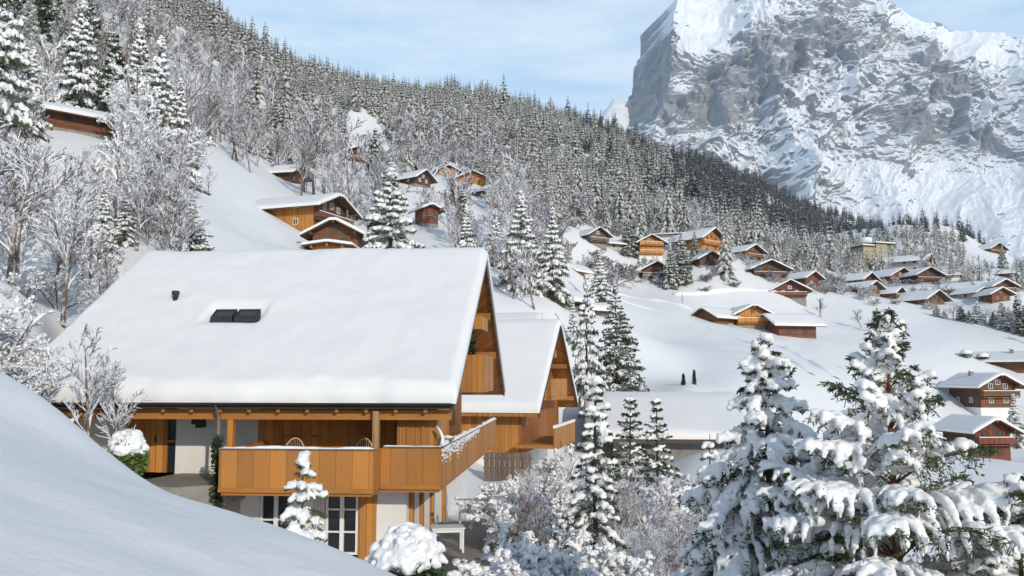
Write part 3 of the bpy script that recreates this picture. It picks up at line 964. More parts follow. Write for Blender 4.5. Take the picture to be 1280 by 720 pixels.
# ------------------------------------------------------------------ the second big chalet
def steep_chalet(P, yaw, w, L, label):
    """P: ridge tip at the right-hand gable."""
    n = np.array((math.sin(R(yaw)), -math.cos(R(yaw))))
    og, oe = 1.2, 1.1
    c = np.array(P[:2]) - n * (L / 2 + og)
    base = -5.35
    root = empty('big_chalet', (c[0], c[1], base), R(yaw), label, 'chalet')
    top = P[2] - base - .1
    sl = .72; xe = w / 2 + oe; ze = top - sl * xe
    hw = ze + sl * oe
    MB().box(-w / 2, w / 2, -L / 2, L / 2, -1.5, .9).build('base_wall', 'stucco', root)
    MB().box(-w / 2 + .02, w / 2 - .02, -L / 2 + .1, L / 2, .9, hw).build('side_wall', 'wood_orange_fine', root)
    prof = [(-w / 2, .9), (w / 2, .9), (w / 2, hw), (0, top - .2), (-w / 2, hw)]
    MB().prism(prof, -L / 2, -L / 2 + .2, 'y').build('gable_wall', 'wood_gable', root)
    y0, y1 = -L / 2 - og, L / 2 + og
    th = .2
    rf = MB().prism([(-xe, ze), (0, top), (xe, ze), (xe, ze + th), (0, top + th), (-xe, ze + th)], y0, y1, 'y').build('roof', 'wood_soffit', root)
    for s in (-1, 1):
        bb = MB()
        bb.hexa([(s * xe, y0 - .05, ze - .1), (s * xe, y0 - .002, ze - .1), (0, y0 - .002, top - .1), (0, y0 - .05, top - .1)],
                [(s * xe, y0 - .05, ze + .24), (s * xe, y0 - .002, ze + .24), (0, y0 - .002, top + .24), (0, y0 - .05, top + .24)])
        bb.build('bargeboard', 'eave_edge', rf)
    sn = MB(); roof_snow(sn, y0 - .06, y1 + .03, xe + .04, ze + th + .01, sl, .42, .22, 24, 26, seed=71, axis='y')
    sn.build('snow_cover', 'snow_roof', root, smooth=True)
    # beams and balconies
    for x in (-w / 2 + .15, -w / 4, 0, w / 4, w / 2 - .15):
        zz = hw + sl * (w / 2 - abs(x)) - .35
        MB().box(x - .12, x + .12, y0 + .1, -L / 2 - .005, zz, zz + .3).build('beam', 'wood_beam', root)
    MB().box(-1.6, 1.6, y0 + .5, y0 + .75, top - 2.0, top - 1.5).build('beam', 'wood_honey', root)
    zg = hw + .2
    g = MB()
    g.box(-3.2, 3.2, y0 + .05, -L / 2 - .005, zg - .2, zg); g.box(-3.2, 3.2, y0 + .05, y0 + .12, zg + .02, zg + 1.1)
    g.box(-3.2, -3.13, y0 + .13, -L / 2 - .01, zg + .02, zg + 1.1); g.box(3.13, 3.2, y0 + .13, -L / 2 - .01, zg + .02, zg + 1.1)
    g.build('gable_balcony', 'wood_orange_fine', root)
    # long balcony round the front and the gable end
    zf = 2.6
    d = MB()
    d.box(-w / 2 - 1.9, -w / 2 - .005, -L / 2 + 4.2, L / 2 - 3, zf - .2, zf); d.box(-w / 2 - 1.9, -1, y0 - 1.0, -L / 2 - .005, zf - 1.21, zf - 1.005)
    d.build('balcony_floor', 'wood_beam', root)
    r1 = MB()
    r1.box(-w / 2 - 1.95, -w / 2 - 1.88, -L / 2 + 4.2, L / 2 - 3, zf + .05, zf + 1.05)
    r1.build('balcony_rail', 'wood_red', root)
    r2 = MB().box(-w / 2 - 1.95, -1, y0 - 1.07, y0 - 1.0, zf - 1.3, zf - .1).build('balcony_rail', 'wood_orange_fine', root)
    MB().box(-w / 2 - 1.97, -1, y0 - 1.1, y0 - .97, zf - .095, zf + .06).build('rail_snow', 'snow_load', r2)
    return root


H2R = steep_chalet(W(700, 406, 57), 77.6, 13.0, 13.0, 'second steep-roofed orange chalet standing close behind the big balcony one')

# ------------------------------------------------------------------ the big chalet
B = empty('big_chalet', H1, -A1, 'big steep-roofed orange chalet with a boarded balcony wrapped round its corner', 'chalet')
SL = .632; HALF = 8.15; EZ = 4.42; TH = .2
RX0 = -13.3
# roof: boards, snow, trim
rf = MB().prism([(0, EZ), (HALF, EZ + SL * HALF), (2 * HALF, EZ), (2 * HALF, EZ + TH), (HALF, EZ + SL * HALF + TH), (0, EZ + TH)], RX0, 0, 'x').build('roof', 'wood_soffit', B)
for x0, x1 in ((.003, .07), (RX0 - .07, RX0 - .003)):
    for s in (0, 1):
        bb = MB()
        f_ = (lambda y: y) if s == 0 else (lambda y: 2 * HALF - y)
        a, c = f_(0), f_(HALF)
        za, zc = EZ - .06, EZ + SL * HALF - .06
        h = .36
        bb.hexa([(x0, a, za), (x1, a, za), (x1, c, zc), (x0, c, zc)], [(x0, a, za + h), (x1, a, za + h), (x1, c, zc + h), (x0, c, zc + h)])
        bb.build('bargeboard', 'wood_grey', rf)
fa = MB().box(RX0, 0, -.09, -.003, EZ - .05, EZ + TH + .03).build('fascia', 'eave_edge', rf)
gt = MB()
a = np.linspace(math.pi, 2 * math.pi, 9)
gt.prism([(-.19 + .09 * math.cos(t), EZ + .12 + .09 * math.sin(t)) for t in a] + [(-.19 + .07 * math.cos(t), EZ + .12 + .07 * math.sin(t)) for t in a[::-1]], RX0, -.02, 'x')
gt.build('gutter', 'metal_dark', rf)
sn = MB(); roof_snow(sn, RX0 - .1, .1, HALF + .16, EZ + TH - .1, SL, .47, .24, 110, 80, seed=4, mid=HALF, lump=.014, dips=((-8.72, -7.06, -4.86, -4.25),), bulge=.05)
sn.build('snow_cover', 'snow_roof', B, smooth=True)
# skylight: two panes in the melted gap
sk = MB()
def roofpt(x, y, h):
    return (x, y, EZ + TH + SL * y + h)
for k in range(2):
    xa = -8.66 + k * .81; xb = xa + .74
    ya, yb = 3.36, 3.84
    fr = MB()
    for q in ((xa, xa + .07, ya, yb), (xb - .07, xb, ya, yb), (xa + .07, xb - .07, ya, ya + .08), (xa + .07, xb - .07, yb - .08, yb)):
        x0, x1, y0, y1 = q
        fr.hexa([roofpt(x0, y0, .1), roofpt(x1, y0, .1), roofpt(x1, y1, .1), roofpt(x0, y1, .1)], [roofpt(x0, y0, .5), roofpt(x1, y0, .5), roofpt(x1, y1, .5), roofpt(x0, y1, .5)])
    o = fr.build('skylight', 'metal_dark', rf)
    g = MB().hexa([roofpt(xa + .06, ya + .07, .1), roofpt(xb - .06, ya + .07, .1), roofpt(xb - .06, yb - .07, .1), roofpt(xa + .06, yb - .07, .1)],
                  [roofpt(xa + .06, ya + .07, .47), roofpt(xb - .06, ya + .07, .47), roofpt(xb - .06, yb - .07, .47), roofpt(xa + .06, yb - .07, .47)])
    g.build('pane', 'glass_sky', o)
px_, py_ = -10.35, 4.35
zb = EZ + TH + SL * py_
MB().lathe([(.09, zb - .1), (.09, zb + .72), (.13, zb + .73), (.13, zb + .86), (.001, zb + .88)], (px_, py_, 0), 12).build('vent_pipe', 'metal_dark', rf, smooth=True)

# carrying beam, rafters, posts
MB().box(RX0 + .5, -.12, .28, .5, EZ - .38, EZ - .1).build('eave_beam', 'wood_beam', B)
rt = MB()
for x in np.arange(RX0 + .4, -.1, .86):
    rt.hexa([(x, .03, EZ - .16), (x + .1, .03, EZ - .16), (x + .1, 2.45, EZ - .16 + SL * 2.42), (x, 2.45, EZ - .16 + SL * 2.42)],
            [(x, .03, EZ - .005), (x + .1, .03, EZ - .005), (x + .1, 2.45, EZ - .005 + SL * 2.42), (x, 2.45, EZ - .005 + SL * 2.42)])
rt.build('rafters', 'wood_beam', rf)
MB().box(-6.72, -6.54, .3, .48, 2.25, EZ - .385).build('post', 'wood_orange_fine', B)
MB().box(-2.34, -2.17, .05, .25, 2.25, EZ - .12).build('post', 'wood_pale', B)
MB().tube([(-6.88, .1, 2.2), (-6.88, .1, 4.1), (-6.88, -.1, 4.3), (-6.88, -.19, 4.5)], .055, 8).build('downpipe', 'metal_grey', B, smooth=True)
# upper walls
up = 2.25; YW = 2.5
roofz = lambda y: EZ + SL * min(y, 2 * HALF - y)
st = MB()
st.box(-12.6, -10.9, YW, YW + .3, up - .1, roofz(YW) - .02); st.box(-9.28, -6.6, YW, YW + .3, up - .1, roofz(YW) - .02)
st.box(-10.9, -9.28, YW, YW + .3, up + 2.12, roofz(YW) - .02)
st.build('entrance_wall', 'stucco', B)
wd = MB().box(-6.595, -1.80, YW, YW + .25, up, roofz(YW) - .02).build('loggia_wall', 'wood_honey', B)
sd = MB()
sd.prism([(YW, up), (2 * HALF - 1.2, up), (2 * HALF - 1.2, roofz(2 * HALF - 1.2) - .02), (HALF, roofz(HALF) - .02), (YW, roofz(YW) - .02)], -2.0, -1.8, 'x')
sd.build('gable_wall', 'wood_gable', B)
sd = MB()
sd.prism([(YW + .305, -.5), (2 * HALF - 1.2, -.5), (2 * HALF - 1.2, roofz(2 * HALF - 1.2) - .02), (HALF, roofz(HALF) - .02), (YW + .305, roofz(YW + .3) - .02)], -12.6, -12.4, 'x')
sd.build('gable_wall', 'wood_gable', B)
MB().box(-12.39, -2.01, 2 * HALF - 1.4, 2 * HALF - 1.2, -.5, roofz(1.3)).build('rear_wall', 'wood_gable', B)
bl = MB().prism([(.85, up + .02), (3.3, up + .02), (3.3, roofz(3.3) - .02), (.85, roofz(.85) - .02)], -1.78, -.62, 'x')
bl.build('corner_bay', 'wood_orange_fine', B)
br = MB()
for x in (-1.78, -1.50, -1.06, -.66):
    br.box(x, x + .07, .80, .845, up + .02, EZ + .1)
br.build('corner_batten', 'wood_orange', B)
# front door and the glazed strip beside it
dr = MB().box(-10.89, -9.9, YW + .05, YW + .12, up, up + 2.1).build('door', 'wood_orange_fine', B)
MB().box(-9.98, -9.94, YW - .01, YW + .045, up + .95, up + 1.15).build('handle', 'metal_dark', dr)
fr = MB().box(-10.97, -10.895, YW - .03, YW + .15, up, up + 2.2).box(-9.895, -9.62, YW - .03, YW + .15, up, up + 2.2).box(-10.895, -9.895, YW - .03, YW + .15, up + 2.105, up + 2.2)
fr.build('door_frame', 'wood_honey', dr)
wn = MB().box(-9.615, -9.55, YW - .02, YW + .12, up, up + 2.1).box(-9.55, -9.285, YW - .02, YW + .12, up + .95, up + 1.02).build('side_window', 'wood_beam', B)
MB().box(-9.548, -9.287, YW + .05, YW + .08, up, up + .948).box(-9.548, -9.287, YW + .05, YW + .08, up + 1.022, up + 2.1).build('pane', 'glass', wn)
# sliding windows of the loggia
for x in (-5.2, -3.6):
    f = MB(); f.box(x - .62, x - .55, YW - .05, YW - .003, up + .05, up + 1.2).box(x + .55, x + .62, YW - .05, YW - .003, up + .05, up + 1.2).box(x - .55, x + .55, YW - .05, YW - .003, up + 1.13, up + 1.2)
    wo = f.build('loggia_panel', 'wood_orange_fine', B)
    MB().box(x - .545, x + .545, YW - .03, YW - .005, up + .05, up + 1.125).build('pane', 'wood_honey', wo)
# balcony
bf = MB()
bf.box(-6.3, -2.1, -1.0, 0, up - .22, up); bf.box(-6.3, -.42, .002, YW - .003, up - .22, up); bf.box(-1.79, -.42, YW + .002, 16.4, up - .22, up)
bf.build('balcony_floor', 'wood_beam', B)
def rail(name, x0, x1, y0, y1, parent, mat='wood_orange', axis='x'):
    m = MB().box(x0, x1, y0, y1, up - .1, up + 1.02)
    o = m.build('balcony_rail', mat, parent)
    return o
r1 = rail('a', -6.3, -2.05, -1.06, -1.0, B)
r2 = rail('b', -2.05, -.36, -.06, -.001, B)
r3 = rail('c', -.42, -.36, .0, 16.4, B)
r4 = rail('d', -6.36, -6.3, -1.06, 2.49, B)
r5 = rail('e', -2.11, -2.05, -.995, -.06, B)
tr = MB()
tr.box(-6.38, -2.0, -1.09, -.96, up + 1.025, up + 1.065)
tr.box(-2.0, -.30, -.10, .03, up + 1.025, up + 1.065)
MB().box(-6.36, -2.03, -1.085, -1.062, up - .13, up - .01).build('rail_base', 'wood_beam', r1)
MB().box(-2.04, -.36, -.085, -.062, up - .13, up - .01).build('rail_base', 'wood_beam', r2)
tr.box(-.44, -.31, .035, 16.4, up + 1.025, up + 1.065)
tr.build('rail_cap', 'wood_grey', B)
sn = MB()
def snow_strip(p, q, w, h, seed, n=60, hang=0.0):
    p = np.array(p); q = np.array(q); t = np.linspace(0, 1, n)
    d = (q - p) / np.linalg.norm(q - p); s = np.array((-d[1], d[0], 0))
    ln = np.linalg.norm(q - p)
    k = np.linspace(-1, 1, 9)
    C = p + (q - p) * t[:, None]
    hh = h * (1 + .45 * fbm(t * ln * 1.6, t * 0 + seed, oct=3, seed=seed)) * np.clip(np.minimum(t, 1 - t) * 30, 0, 1)
    V = C[:, None] + s * (k[None, :, None] * w / 2 * (1 + .12 * vnoise(t * ln * 2.3, t * 0, seed=seed + 4))[:, None, None])
    V[..., 2] += hh[:, None] * np.sqrt(np.clip(1 - k ** 2, 0, 1))[None]
    sn.grid(V)
zc = up + 1.066
snow_strip((-6.36, -1.02, zc), (-2.02, -1.02, zc), .14, .05, 1)
snow_strip((-2.0, -.04, zc), (-.34, -.04, zc), .11, .022, 2, 30)
snow_strip((-.375, .05, zc), (-.375, 16.3, zc), .16, .085, 3, 160)
sn.build('rail_snow', 'snow_load', B, smooth=True)
# snow blown against the outside of the gable rail
rng = np.random.default_rng(3)
cl = MB()
n = 420
yy = rng.random(n) ** 1.15 * 9.5 + .1
zz = up + 1.0 - np.abs(rng.normal(0, .2, n)) * np.clip(1.2 - yy / 10, .3, 1)
P = np.stack((np.full((n, 3), -.35), yy[:, None] + np.linspace(-.09, .09, 3), np.repeat(zz[:, None], 3, 1)), -1)
cl.tubes(P, np.stack((np.full(n, .008), .016 + .022 * rng.random(n), np.full(n, .008)), 1), 5)
cl.build('rail_frost', 'snow_load', r3, smooth=True)
# ground floor
gf = MB()
YG = 1.2
gf.box(-2.45, -1.56, YG, YG + .3, -1, up - .225); gf.box(-6.6, -6.0, YG, YG + .3, -1, up - .225); gf.box(-5.0, -4.0, YG, YG + .3, -1, up - .225)
gf.box(-12.6, -6.6, YG + 1.0, YG + 1.3, -1, up - .225)
gf.box(-1.86, -1.56, YG + .302, 15.0, -1, up - .225)
gf.build('ground_floor_wall', 'stucco', B)
pl = MB().box(-2.98, -2.455, YG - .06, YG + .24, -1, up - .225).build('pillar', 'wood_orange_fine', B)
for y in (1.6, 3.3, 5.3, 7.9):
    MB().box(-1.555, -1.43, y, y + .22, -.3, up - .225).build('wall_fin', 'wood_orange_fine', B)
def big_window(x0, x1, z0, z1, cols, rows, curtain=None):
    f = MB(); t = .07
    y0, y1 = YG - .02, YG + .1
    f.box(x0, x0 + t, y0, y1, z0, z1); f.box(x1 - t, x1, y0, y1, z0, z1); f.box(x0 + t, x1 - t, y0, y1, z1 - t, z1); f.box(x0 + t, x1 - t, y0, y1, z0, z0 + t)
    for k in range(1, cols):
        x = x0 + (x1 - x0) * k / cols; f.box(x - .06, x + .06, y0, y1 - .01, z0 + t, z1 - t)
    for k in range(1, rows):
        z = z0 + (z1 - z0) * k / rows; f.box(x0 + t, x1 - t, y0 + .01, y1 - .02, z - .025, z + .025)
    o = f.build('window', 'white_paint', B)
    MB().box(x0 + t * .5, x1 - t * .5, YG + .06, YG + .08, z0 + t * .5, z1 - t * .5).build('pane', 'glass', o)
    return o
g1 = big_window(-3.98, -3.0, .05, up - .24, 2, 3)
cu = MB()
xs = np.linspace(0, 1, 40)
for x0, x1 in ((-4.32, -4.0),):
    V = np.stack([np.stack((x0 + (x1 - x0) * xs, YG - .06 + .03 * np.sin(xs * 22), np.full(40, z)), -1) for z in (.02, up - .26)], 1)
    cu.grid(V)
cu.build('curtain', 'curtain', g1)
big_window(-5.98, -5.02, .05, up - .24, 2, 2)
# gable end: balcony, king post, collar, purlins
gx = -1.795
gb = MB()
z0 = 4.85
gb.box(gx, .12, 6.1, 9.6, z0, z0 + .14); gb.box(gx, .12, 6.02, 6.095, z0 - .12, z0 + 1.2); gb.box(.12, .19, 6.02, 9.6, z0 - .12, z0 + 1.2); gb.box(gx, .12, 9.605, 9.68, z0 - .12, z0 + 1.2)
gb.build('gable_balcony', 'wood_orange_fine', B)
MB().box(gx, .0, 7.2, 9.2, 7.02, 7.5).build('gable_beam', 'wood_honey', B)
MB().box(gx, -.05, HALF - .15, HALF + .15, EZ + SL * HALF - .42, EZ + SL * HALF - .06).build('gable_beam', 'wood_beam', B)
for y in (3.2, 5.6, 10.7, 13.1):
    z = roofz(y); MB().box(gx, -.05, y - .12, y + .12, z - .4, z - .11).build('gable_beam', 'wood_beam', B)
ww = MB().box(gx, gx + .05, 7.0, 9.2, 5.0, 6.95)
ww.build('gable_door', 'wood_grey', B)

# ------------------------------------------------------------------ things about the big chalet
def at(X, Y, Z):
    return tuple(h1(X, Y, Z))


def chair_round(X, Y, rz, label):
    t = empty('wicker_chair', at(X, Y, up + .003), -A1 + rz, label, 'chair', 'round-backed balcony chairs')
    a = np.linspace(0, math.pi, 17)
    hoop = np.stack((.36 * np.cos(a), .22 + .0 * a + .1 * np.sin(a), .42 + .74 * np.sin(a)), -1)
    m = MB().tube(hoop, .022, 8)
    for k in range(9):
        s = (k - 4) / 5.0
        zt = .42 + .72 * math.sqrt(max(0, 1 - s * s))
        m.tube([(.34 * s, .22, .42), (.34 * s, .26, (zt + .42) / 2), (.34 * s, .22 + .1 * math.sqrt(1 - s * s), zt)], .009, 5)
    for k in (.3, .6):
        b2 = .34 * math.sqrt(1 - k * k)
        m.tube([(-b2, .25, .42 + .74 * k), (0, .29, .42 + .74 * k), (b2, .25, .42 + .74 * k)], .009, 5)
    m.build('backrest', 'wicker', t, smooth=True)
    MB().lathe([(.001, .4), (.33, .4), (.35, .43), (.33, .46), (.001, .46)], (0, 0, 0), 18).build('seat', 'wicker', t, smooth=True)
    for sx in (-1, 1):
        for sy in (-1, 1):
            MB().tube([(sx * .24, sy * .24, .41), (sx * .28, sy * .28, 0)], .02, 6).build('leg', 'wicker', t)


chair_round(-5.05, 1.3, .15, 'round-backed wicker chair on the balcony above the small laden fir')
chair_round(-3.0, 1.3, -.2, 'round-backed wicker chair on the balcony beside the pale post')
t = empty('balcony_table', at(-4.05, 1.2, up + .003), -A1, 'low round table between the two wicker chairs on the balcony', 'table')
MB().lathe([(.001, .68), (.38, .68), (.38, .72), (.001, .72)], seg=18).build('table_top', 'wood_pale', t)
MB().lathe([(.04, .03), (.04, .68)], seg=8).build('stem', 'metal_dark', t); MB().lathe([(.001, 0), (.2, 0), (.2, .03), (.001, .035)], seg=12).build('base', 'metal_dark', t)
# bowl and curved ornament on the corner
t = empty('planter_bowl', at(-.37, 1.35, up + 1.07), 0, 'grey snow-dusted bowl resting on the corner of the balcony rail', 'bowl')
MB().lathe([(.001, 0), (.1, 0), (.2, .12), (.22, .16), (.19, .16), (.1, .06), (.001, .05)], seg=16).build('bowl', 'metal_grey', t, smooth=True)
MB().lathe([(.185, .12), (.15, .19), (.001, .23)], seg=14).build('snow_load', 'snow_load', t, smooth=True)
o = MB().tube([(0, 0, 0), (.02, 0, .2), (-.06, 0, .4), (-.16, 0, .55)], [.06, .055, .04, .012], 8).build('garden_ornament', 'white_paint', smooth=True)
o.location = at(-.40, .5, up + 1.07); tag(o, 'white curved blade-like ornament standing on the balcony corner rail', 'ornament')
# plant on the gable balcony
def leaf_cloud(mb, c, rad, n, ln, rng, mat=0):
    d = rng.normal(size=(n, 3)); d /= np.linalg.norm(d, axis=1, keepdims=True)
    p = np.array(c) + d * (rng.random((n, 1)) ** .5) * np.array(rad)
    t = d + rng.normal(size=(n, 3)) * .6; t /= np.linalg.norm(t, axis=1, keepdims=True)
    s = np.cross(t, rng.normal(size=(n, 3))); s /= np.linalg.norm(s, axis=1, keepdims=True)
    V = np.stack((p, p + t * ln * .5 + s * ln * .22, p + t * ln, p + t * ln * .5 - s * ln * .22), 1)
    mb.add(V.reshape(-1, 3), np.arange(n * 4).reshape(n, 4), mat)
rng = np.random.default_rng(12)
t = empty('potted_plant', at(-.5, 6.7, z0 + .145), 0, 'leafy green pot plant on the small gable balcony', 'plant')
MB().lathe([(.001, 0), (.16, 0), (.21, .3), (.001, .3)], seg=12).build('pot', 'pot_clay', t)
m = MB(); leaf_cloud(m, (0, 0, 1.35), (.32, .32, .75), 420, .2, rng); m.tube([(0, 0, .28), (0, 0, 1.6)], .02, 5)
m.build('foliage', 'leaf_dark', t)
# dark box on the entrance wall
t = empty('wall_box', at(-8.45, YW - .002, up + 1.42), -A1, 'small dark box lamp fixed to the white wall beside the front door', 'wall lamp')
MB().box(-.14, .14, -.16, 0, 0, .36).box(-.18, .18, -.2, 0, .363, .4).build('housing', 'metal_dark', t)
MB().box(-.32, -.2, -.05, 0, .1, .42).build('bracket', 'wood_dark', t)
# column of green at the corner of the balcony
t = empty('columnar_shrub', at(-6.72, -.35, 1.0), 0, 'slim green columnar shrub squeezed against the balcony corner', 'shrub')
m = MB()
for k in range(14):
    leaf_cloud(m, (.04 * math.sin(k), 0, .25 + k * .17), (.17 - k * .006, .17, .16), 90, .12, rng)
m.build('foliage', 'leaf_dark', t); MB().tube([(0, 0, -.6), (0, 0, 2.5)], .03, 6).build('trunk', 'bark', t)
# paving
pv = MB().prism([(-9.5, -.6), (-9.1, YW - .02), (-6.4, YW - .02), (-6.5, -.2), (-7.6, -1.0)], up - .6, up - .02, 'z').build('entrance_path', 'paving', B)
pv.parent = None; pv.location = H1; pv.rotation_euler = (0, 0, -A1); tag(pv, kind='structure')
pv = MB().prism([(-1.5, -3.0), (.9, -3.0), (1.15, 2.5), (.9, 7.5), (-1.5, 7.5)], -.6, .03, 'z').build('patio', 'paving')
pv.location = H1; pv.rotation_euler = (0, 0, -A1); tag(pv, kind='structure')
# white patio table and bench
def white_table(X, Y, rz, L, Wd, label):
    t = empty('patio_table', at(X, Y, .034), -A1 + rz, label, 'table')
    MB().box(-L / 2, L / 2, -Wd / 2, Wd / 2, .70, .74).build('table_top', 'white_paint', t)
    for sx in (-1, 1):
        for sy in (-1, 1):
            MB().box(sx * (L / 2 - .06) - .03, sx * (L / 2 - .06) + .03, sy * (Wd / 2 - .06) - .03, sy * (Wd / 2 - .06) + .03, 0, .699).build('leg', 'white_paint', t)
    for s in (-1, 1):
        MB().box(-L / 2 + .1, L / 2 - .1, s * (Wd / 2 - .06) - .015, s * (Wd / 2 - .06) + .015, .6, .698).build('apron', 'white_paint', t)
white_table(-.45, 2.0, .25, 1.0, .7, 'white slatted table on the grey patio beside the fin wall')
t = empty('patio_chair', at(-.35, 7.0, .034), -A1 + .2, 'white metal garden chair standing at the far end of the patio', 'chair')
MB().box(-.42, .42, -.25, .25, .42, .46).build('seat', 'white_paint', t)
m = MB().box(-.44, .44, .23, .27, .80, .85)
for k in range(5):
    x = -.4 + k * .2; m.box(x - .015, x + .015, .235, .265, .46, .80)
m.build('backrest', 'white_paint', t)
for sx in (-1, 1):
    for sy in (-1, 1):
        MB().box(sx * .4 - .025, sx * .4 + .025, sy * .22 - .025, sy * .22 + .025, 0, .419).build('leg', 'white_paint', t)
    MB().box(sx * .42 - .02, sx * .42 + .02, -.25, .22, .63, .67).box(sx * .42 - .02, sx * .42 + .02, -.25, -.21, .461, .629).build('armrest', 'white_paint', t)
# board fence between the two big chalets
t = empty('board_fence', tuple(W(634, 594, 46)), -A1, 'short fence of weathered grey boards in front of the second big chalet', 'fence')
m = MB()
for k in range(9):
    m.box(-1.2 + k * .27, -.945 + k * .27, -.02, .02, -.3, 1.15 + .03 * math.sin(k * 2.1))
m.build('boards', 'wood_grey', t); MB().box(-1.25, 1.3, .021, .08, .3, .4).box(-1.25, 1.3, .021, .08, .8, .9).build('rails', 'wood_grey', t)
# snow pillows about the house
def mound(name, p, rx, ry, rz, label, cat, seed, parts=None):
    t = empty(name, p, 0, label, cat)
    a = np.linspace(0, math.pi / 2, 16); b_ = np.linspace(0, 2 * math.pi, 33)
    A_, B_ = np.meshgrid(a, b_, indexing='ij')
    k = 1 + .16 * fbm(np.cos(B_) * np.cos(A_) * 2.2 + seed, np.sin(B_) * np.cos(A_) * 2.2, np.sin(A_) * 2.2, oct=3, seed=seed)
    V = np.stack((rx * np.cos(A_) ** .8 * np.cos(B_) * k, ry * np.cos(A_) ** .8 * np.sin(B_) * k, rz * np.sin(A_) * k - .15), -1)
    MB().grid(V).build('snow_load', 'snow_load', t, smooth=True)
    return t
mound('snow_mound', at(-6.9, -1.6, 1.15), .85, .7, .75, 'heap of shovelled snow between the entrance path and the balcony', 'snow heap', 2)
mound('snow_mound', at(-6.0, -2.4, .45), .7, .7, .6, 'lower lump of snow lying under the balcony corner', 'snow heap', 5)
# fallen log on the slope
q = W(236, 254, 78)
o = MB().tube([(-2.3, 0, .55), (-1, .1, .2), (.4, 0, -.15), (1.9, .1, -.75)], [.1, .16, .15, .07], 8).build('fallen_log', 'bark')
o.location = (q[0], q[1], gz(q[0], q[1]) + 1.6); tag(o, 'bare brown log lying slantwise across the steep snow slope', 'log')
# poles on the meadow
for px, py, d, h, lab in ((868, 484, 86, 1.3, 'taller of two slim dark clipped conifers on the snow field behind the garage'), (854.5, 488, 83, .95, 'shorter of two slim dark clipped conifers on the snow field behind the garage')):
    q = W(px, py, d); t = empty('clipped_conifer', (q[0], q[1], gz(q[0], q[1]) - .05), 0, lab, 'conifer', 'clipped conifers on the snow field')
    m = MB()
    for k in range(12):
        leaf_cloud(m, (0, 0, .12 + h * k / 12), (.2 * (1 - k / 14), .2 * (1 - k / 14), .1), 60, .14, rng)
    m.build('foliage', 'leaf_dark', t); MB().tube([(0, 0, -.2), (0, 0, h * .9)], .04, 6).build('trunk', 'bark', t)
for px, py, d, lab in ((853, 384, 190, 'thin marker pole standing alone on the bright meadow crest'), (1026.5, 399, 205, 'bare lamp pole beside the pinkish tree near the barn')):
    q = W(px, py, d); t = empty('marker_pole', (q[0], q[1], gz(q[0], q[1]) - .2), 0, lab, 'pole')
    MB().tube([(0, 0, 0), (0, 0, 2.6 if px < 900 else 5.0)], .07, 6).build('shaft', 'bark_pale', t); MB().lathe([(.001, 0), (.13, 0), (.05, .25), (.001, .27)], (0, 0, 2.6 if px < 900 else 5.0), 8).build('snow_cap', 'snow_far', t)
# ------------------------------------------------------------------ trees
def branch_paths(base, az, L, pitch, droop, k, rng, wig=.0, curl=1.0):
    """base (n,3), heading az, length L, starting pitch; the branch bends down by droop (rad) along its length."""
    n = len(L)
    u = np.linspace(0, 1, k)[None]
    pit = pitch[:, None] - droop[:, None] * u ** curl + (rng.normal(size=(n, k)) * wig if wig else 0)
    azz = az[:, None] + (np.cumsum(rng.normal(size=(n, k)) * wig, 1) if wig else 0 * u)
    step = (L / (k - 1))[:, None]
    dr = np.cos(pit) * step; dz = np.sin(pit) * step
    D = np.stack((dr * np.sin(azz), dr * np.cos(azz), dz), -1)
    D = np.concatenate((np.zeros((n, 1, 3)), D[:, :-1]), 1)
    return base[:, None] + np.cumsum(D, 1)


def along(P, i, u):
    """points on path i at parameter u, and the direction there."""
    k = P.shape[1]
    f = np.clip(u, 0, .9999) * (k - 1); j = f.astype(int); t = (f - j)[:, None]
    a, b = P[i, j], P[i, j + 1]
    d = b - a; d /= np.linalg.norm(d, axis=1, keepdims=True) + 1e-9
    return a + (b - a) * t, d


def blades(mb, P, per, ln, wd, rng, mat=0, lift=.15, u0=0.0, sc=None):
    n = len(P)
    if n == 0: return
    i = np.repeat(np.arange(n), per)
    u = u0 + (1 - u0) * rng.random(len(i))
    p, d = along(P, i, u)
    r = rng.normal(size=(len(i), 3)); r[:, 2] = r[:, 2] * .7 + lift
    t = d * .75 + r * .62
    t /= np.linalg.norm(t, axis=1, keepdims=True)
    s = np.cross(t, rng.normal(size=(len(i), 3))); s /= np.linalg.norm(s, axis=1, keepdims=True) + 1e-9
    l = (ln * (.6 + .7 * rng.random(len(i))))[:, None]
    if sc is not None:
        l = l * sc[i][:, None]; wd = wd * np.sqrt(sc[i])[:, None]
    V = np.stack((p, p + t * l * .5 + s * wd, p + t * l, p + t * l * .5 - s * wd), 1)
    mb.add(V.reshape(-1, 3), np.arange(len(i) * 4).reshape(-1, 4), mat)


def lumps(mb, P, r, rng, sides=6, rise=.55, var=.28, tail=.25, cap=True, mat=0):
    """pillows of snow lying along the paths."""
    n, k, _ = P.shape
    if n == 0: return
    u = np.linspace(0, 1, k)
    prof = np.clip(np.sin(math.pi * np.clip(u * (1 - tail * .4) + tail * .2, 0, 1)) ** .55, .12, 1)
    rad = r[:, None] * prof[None] * (1 + var * rng.normal(size=(n, k))).clip(.45, 1.7)
    Q = P.copy(); Q[..., 2] += rad * rise
    mb.tubes(Q, rad, sides, mat, cap)


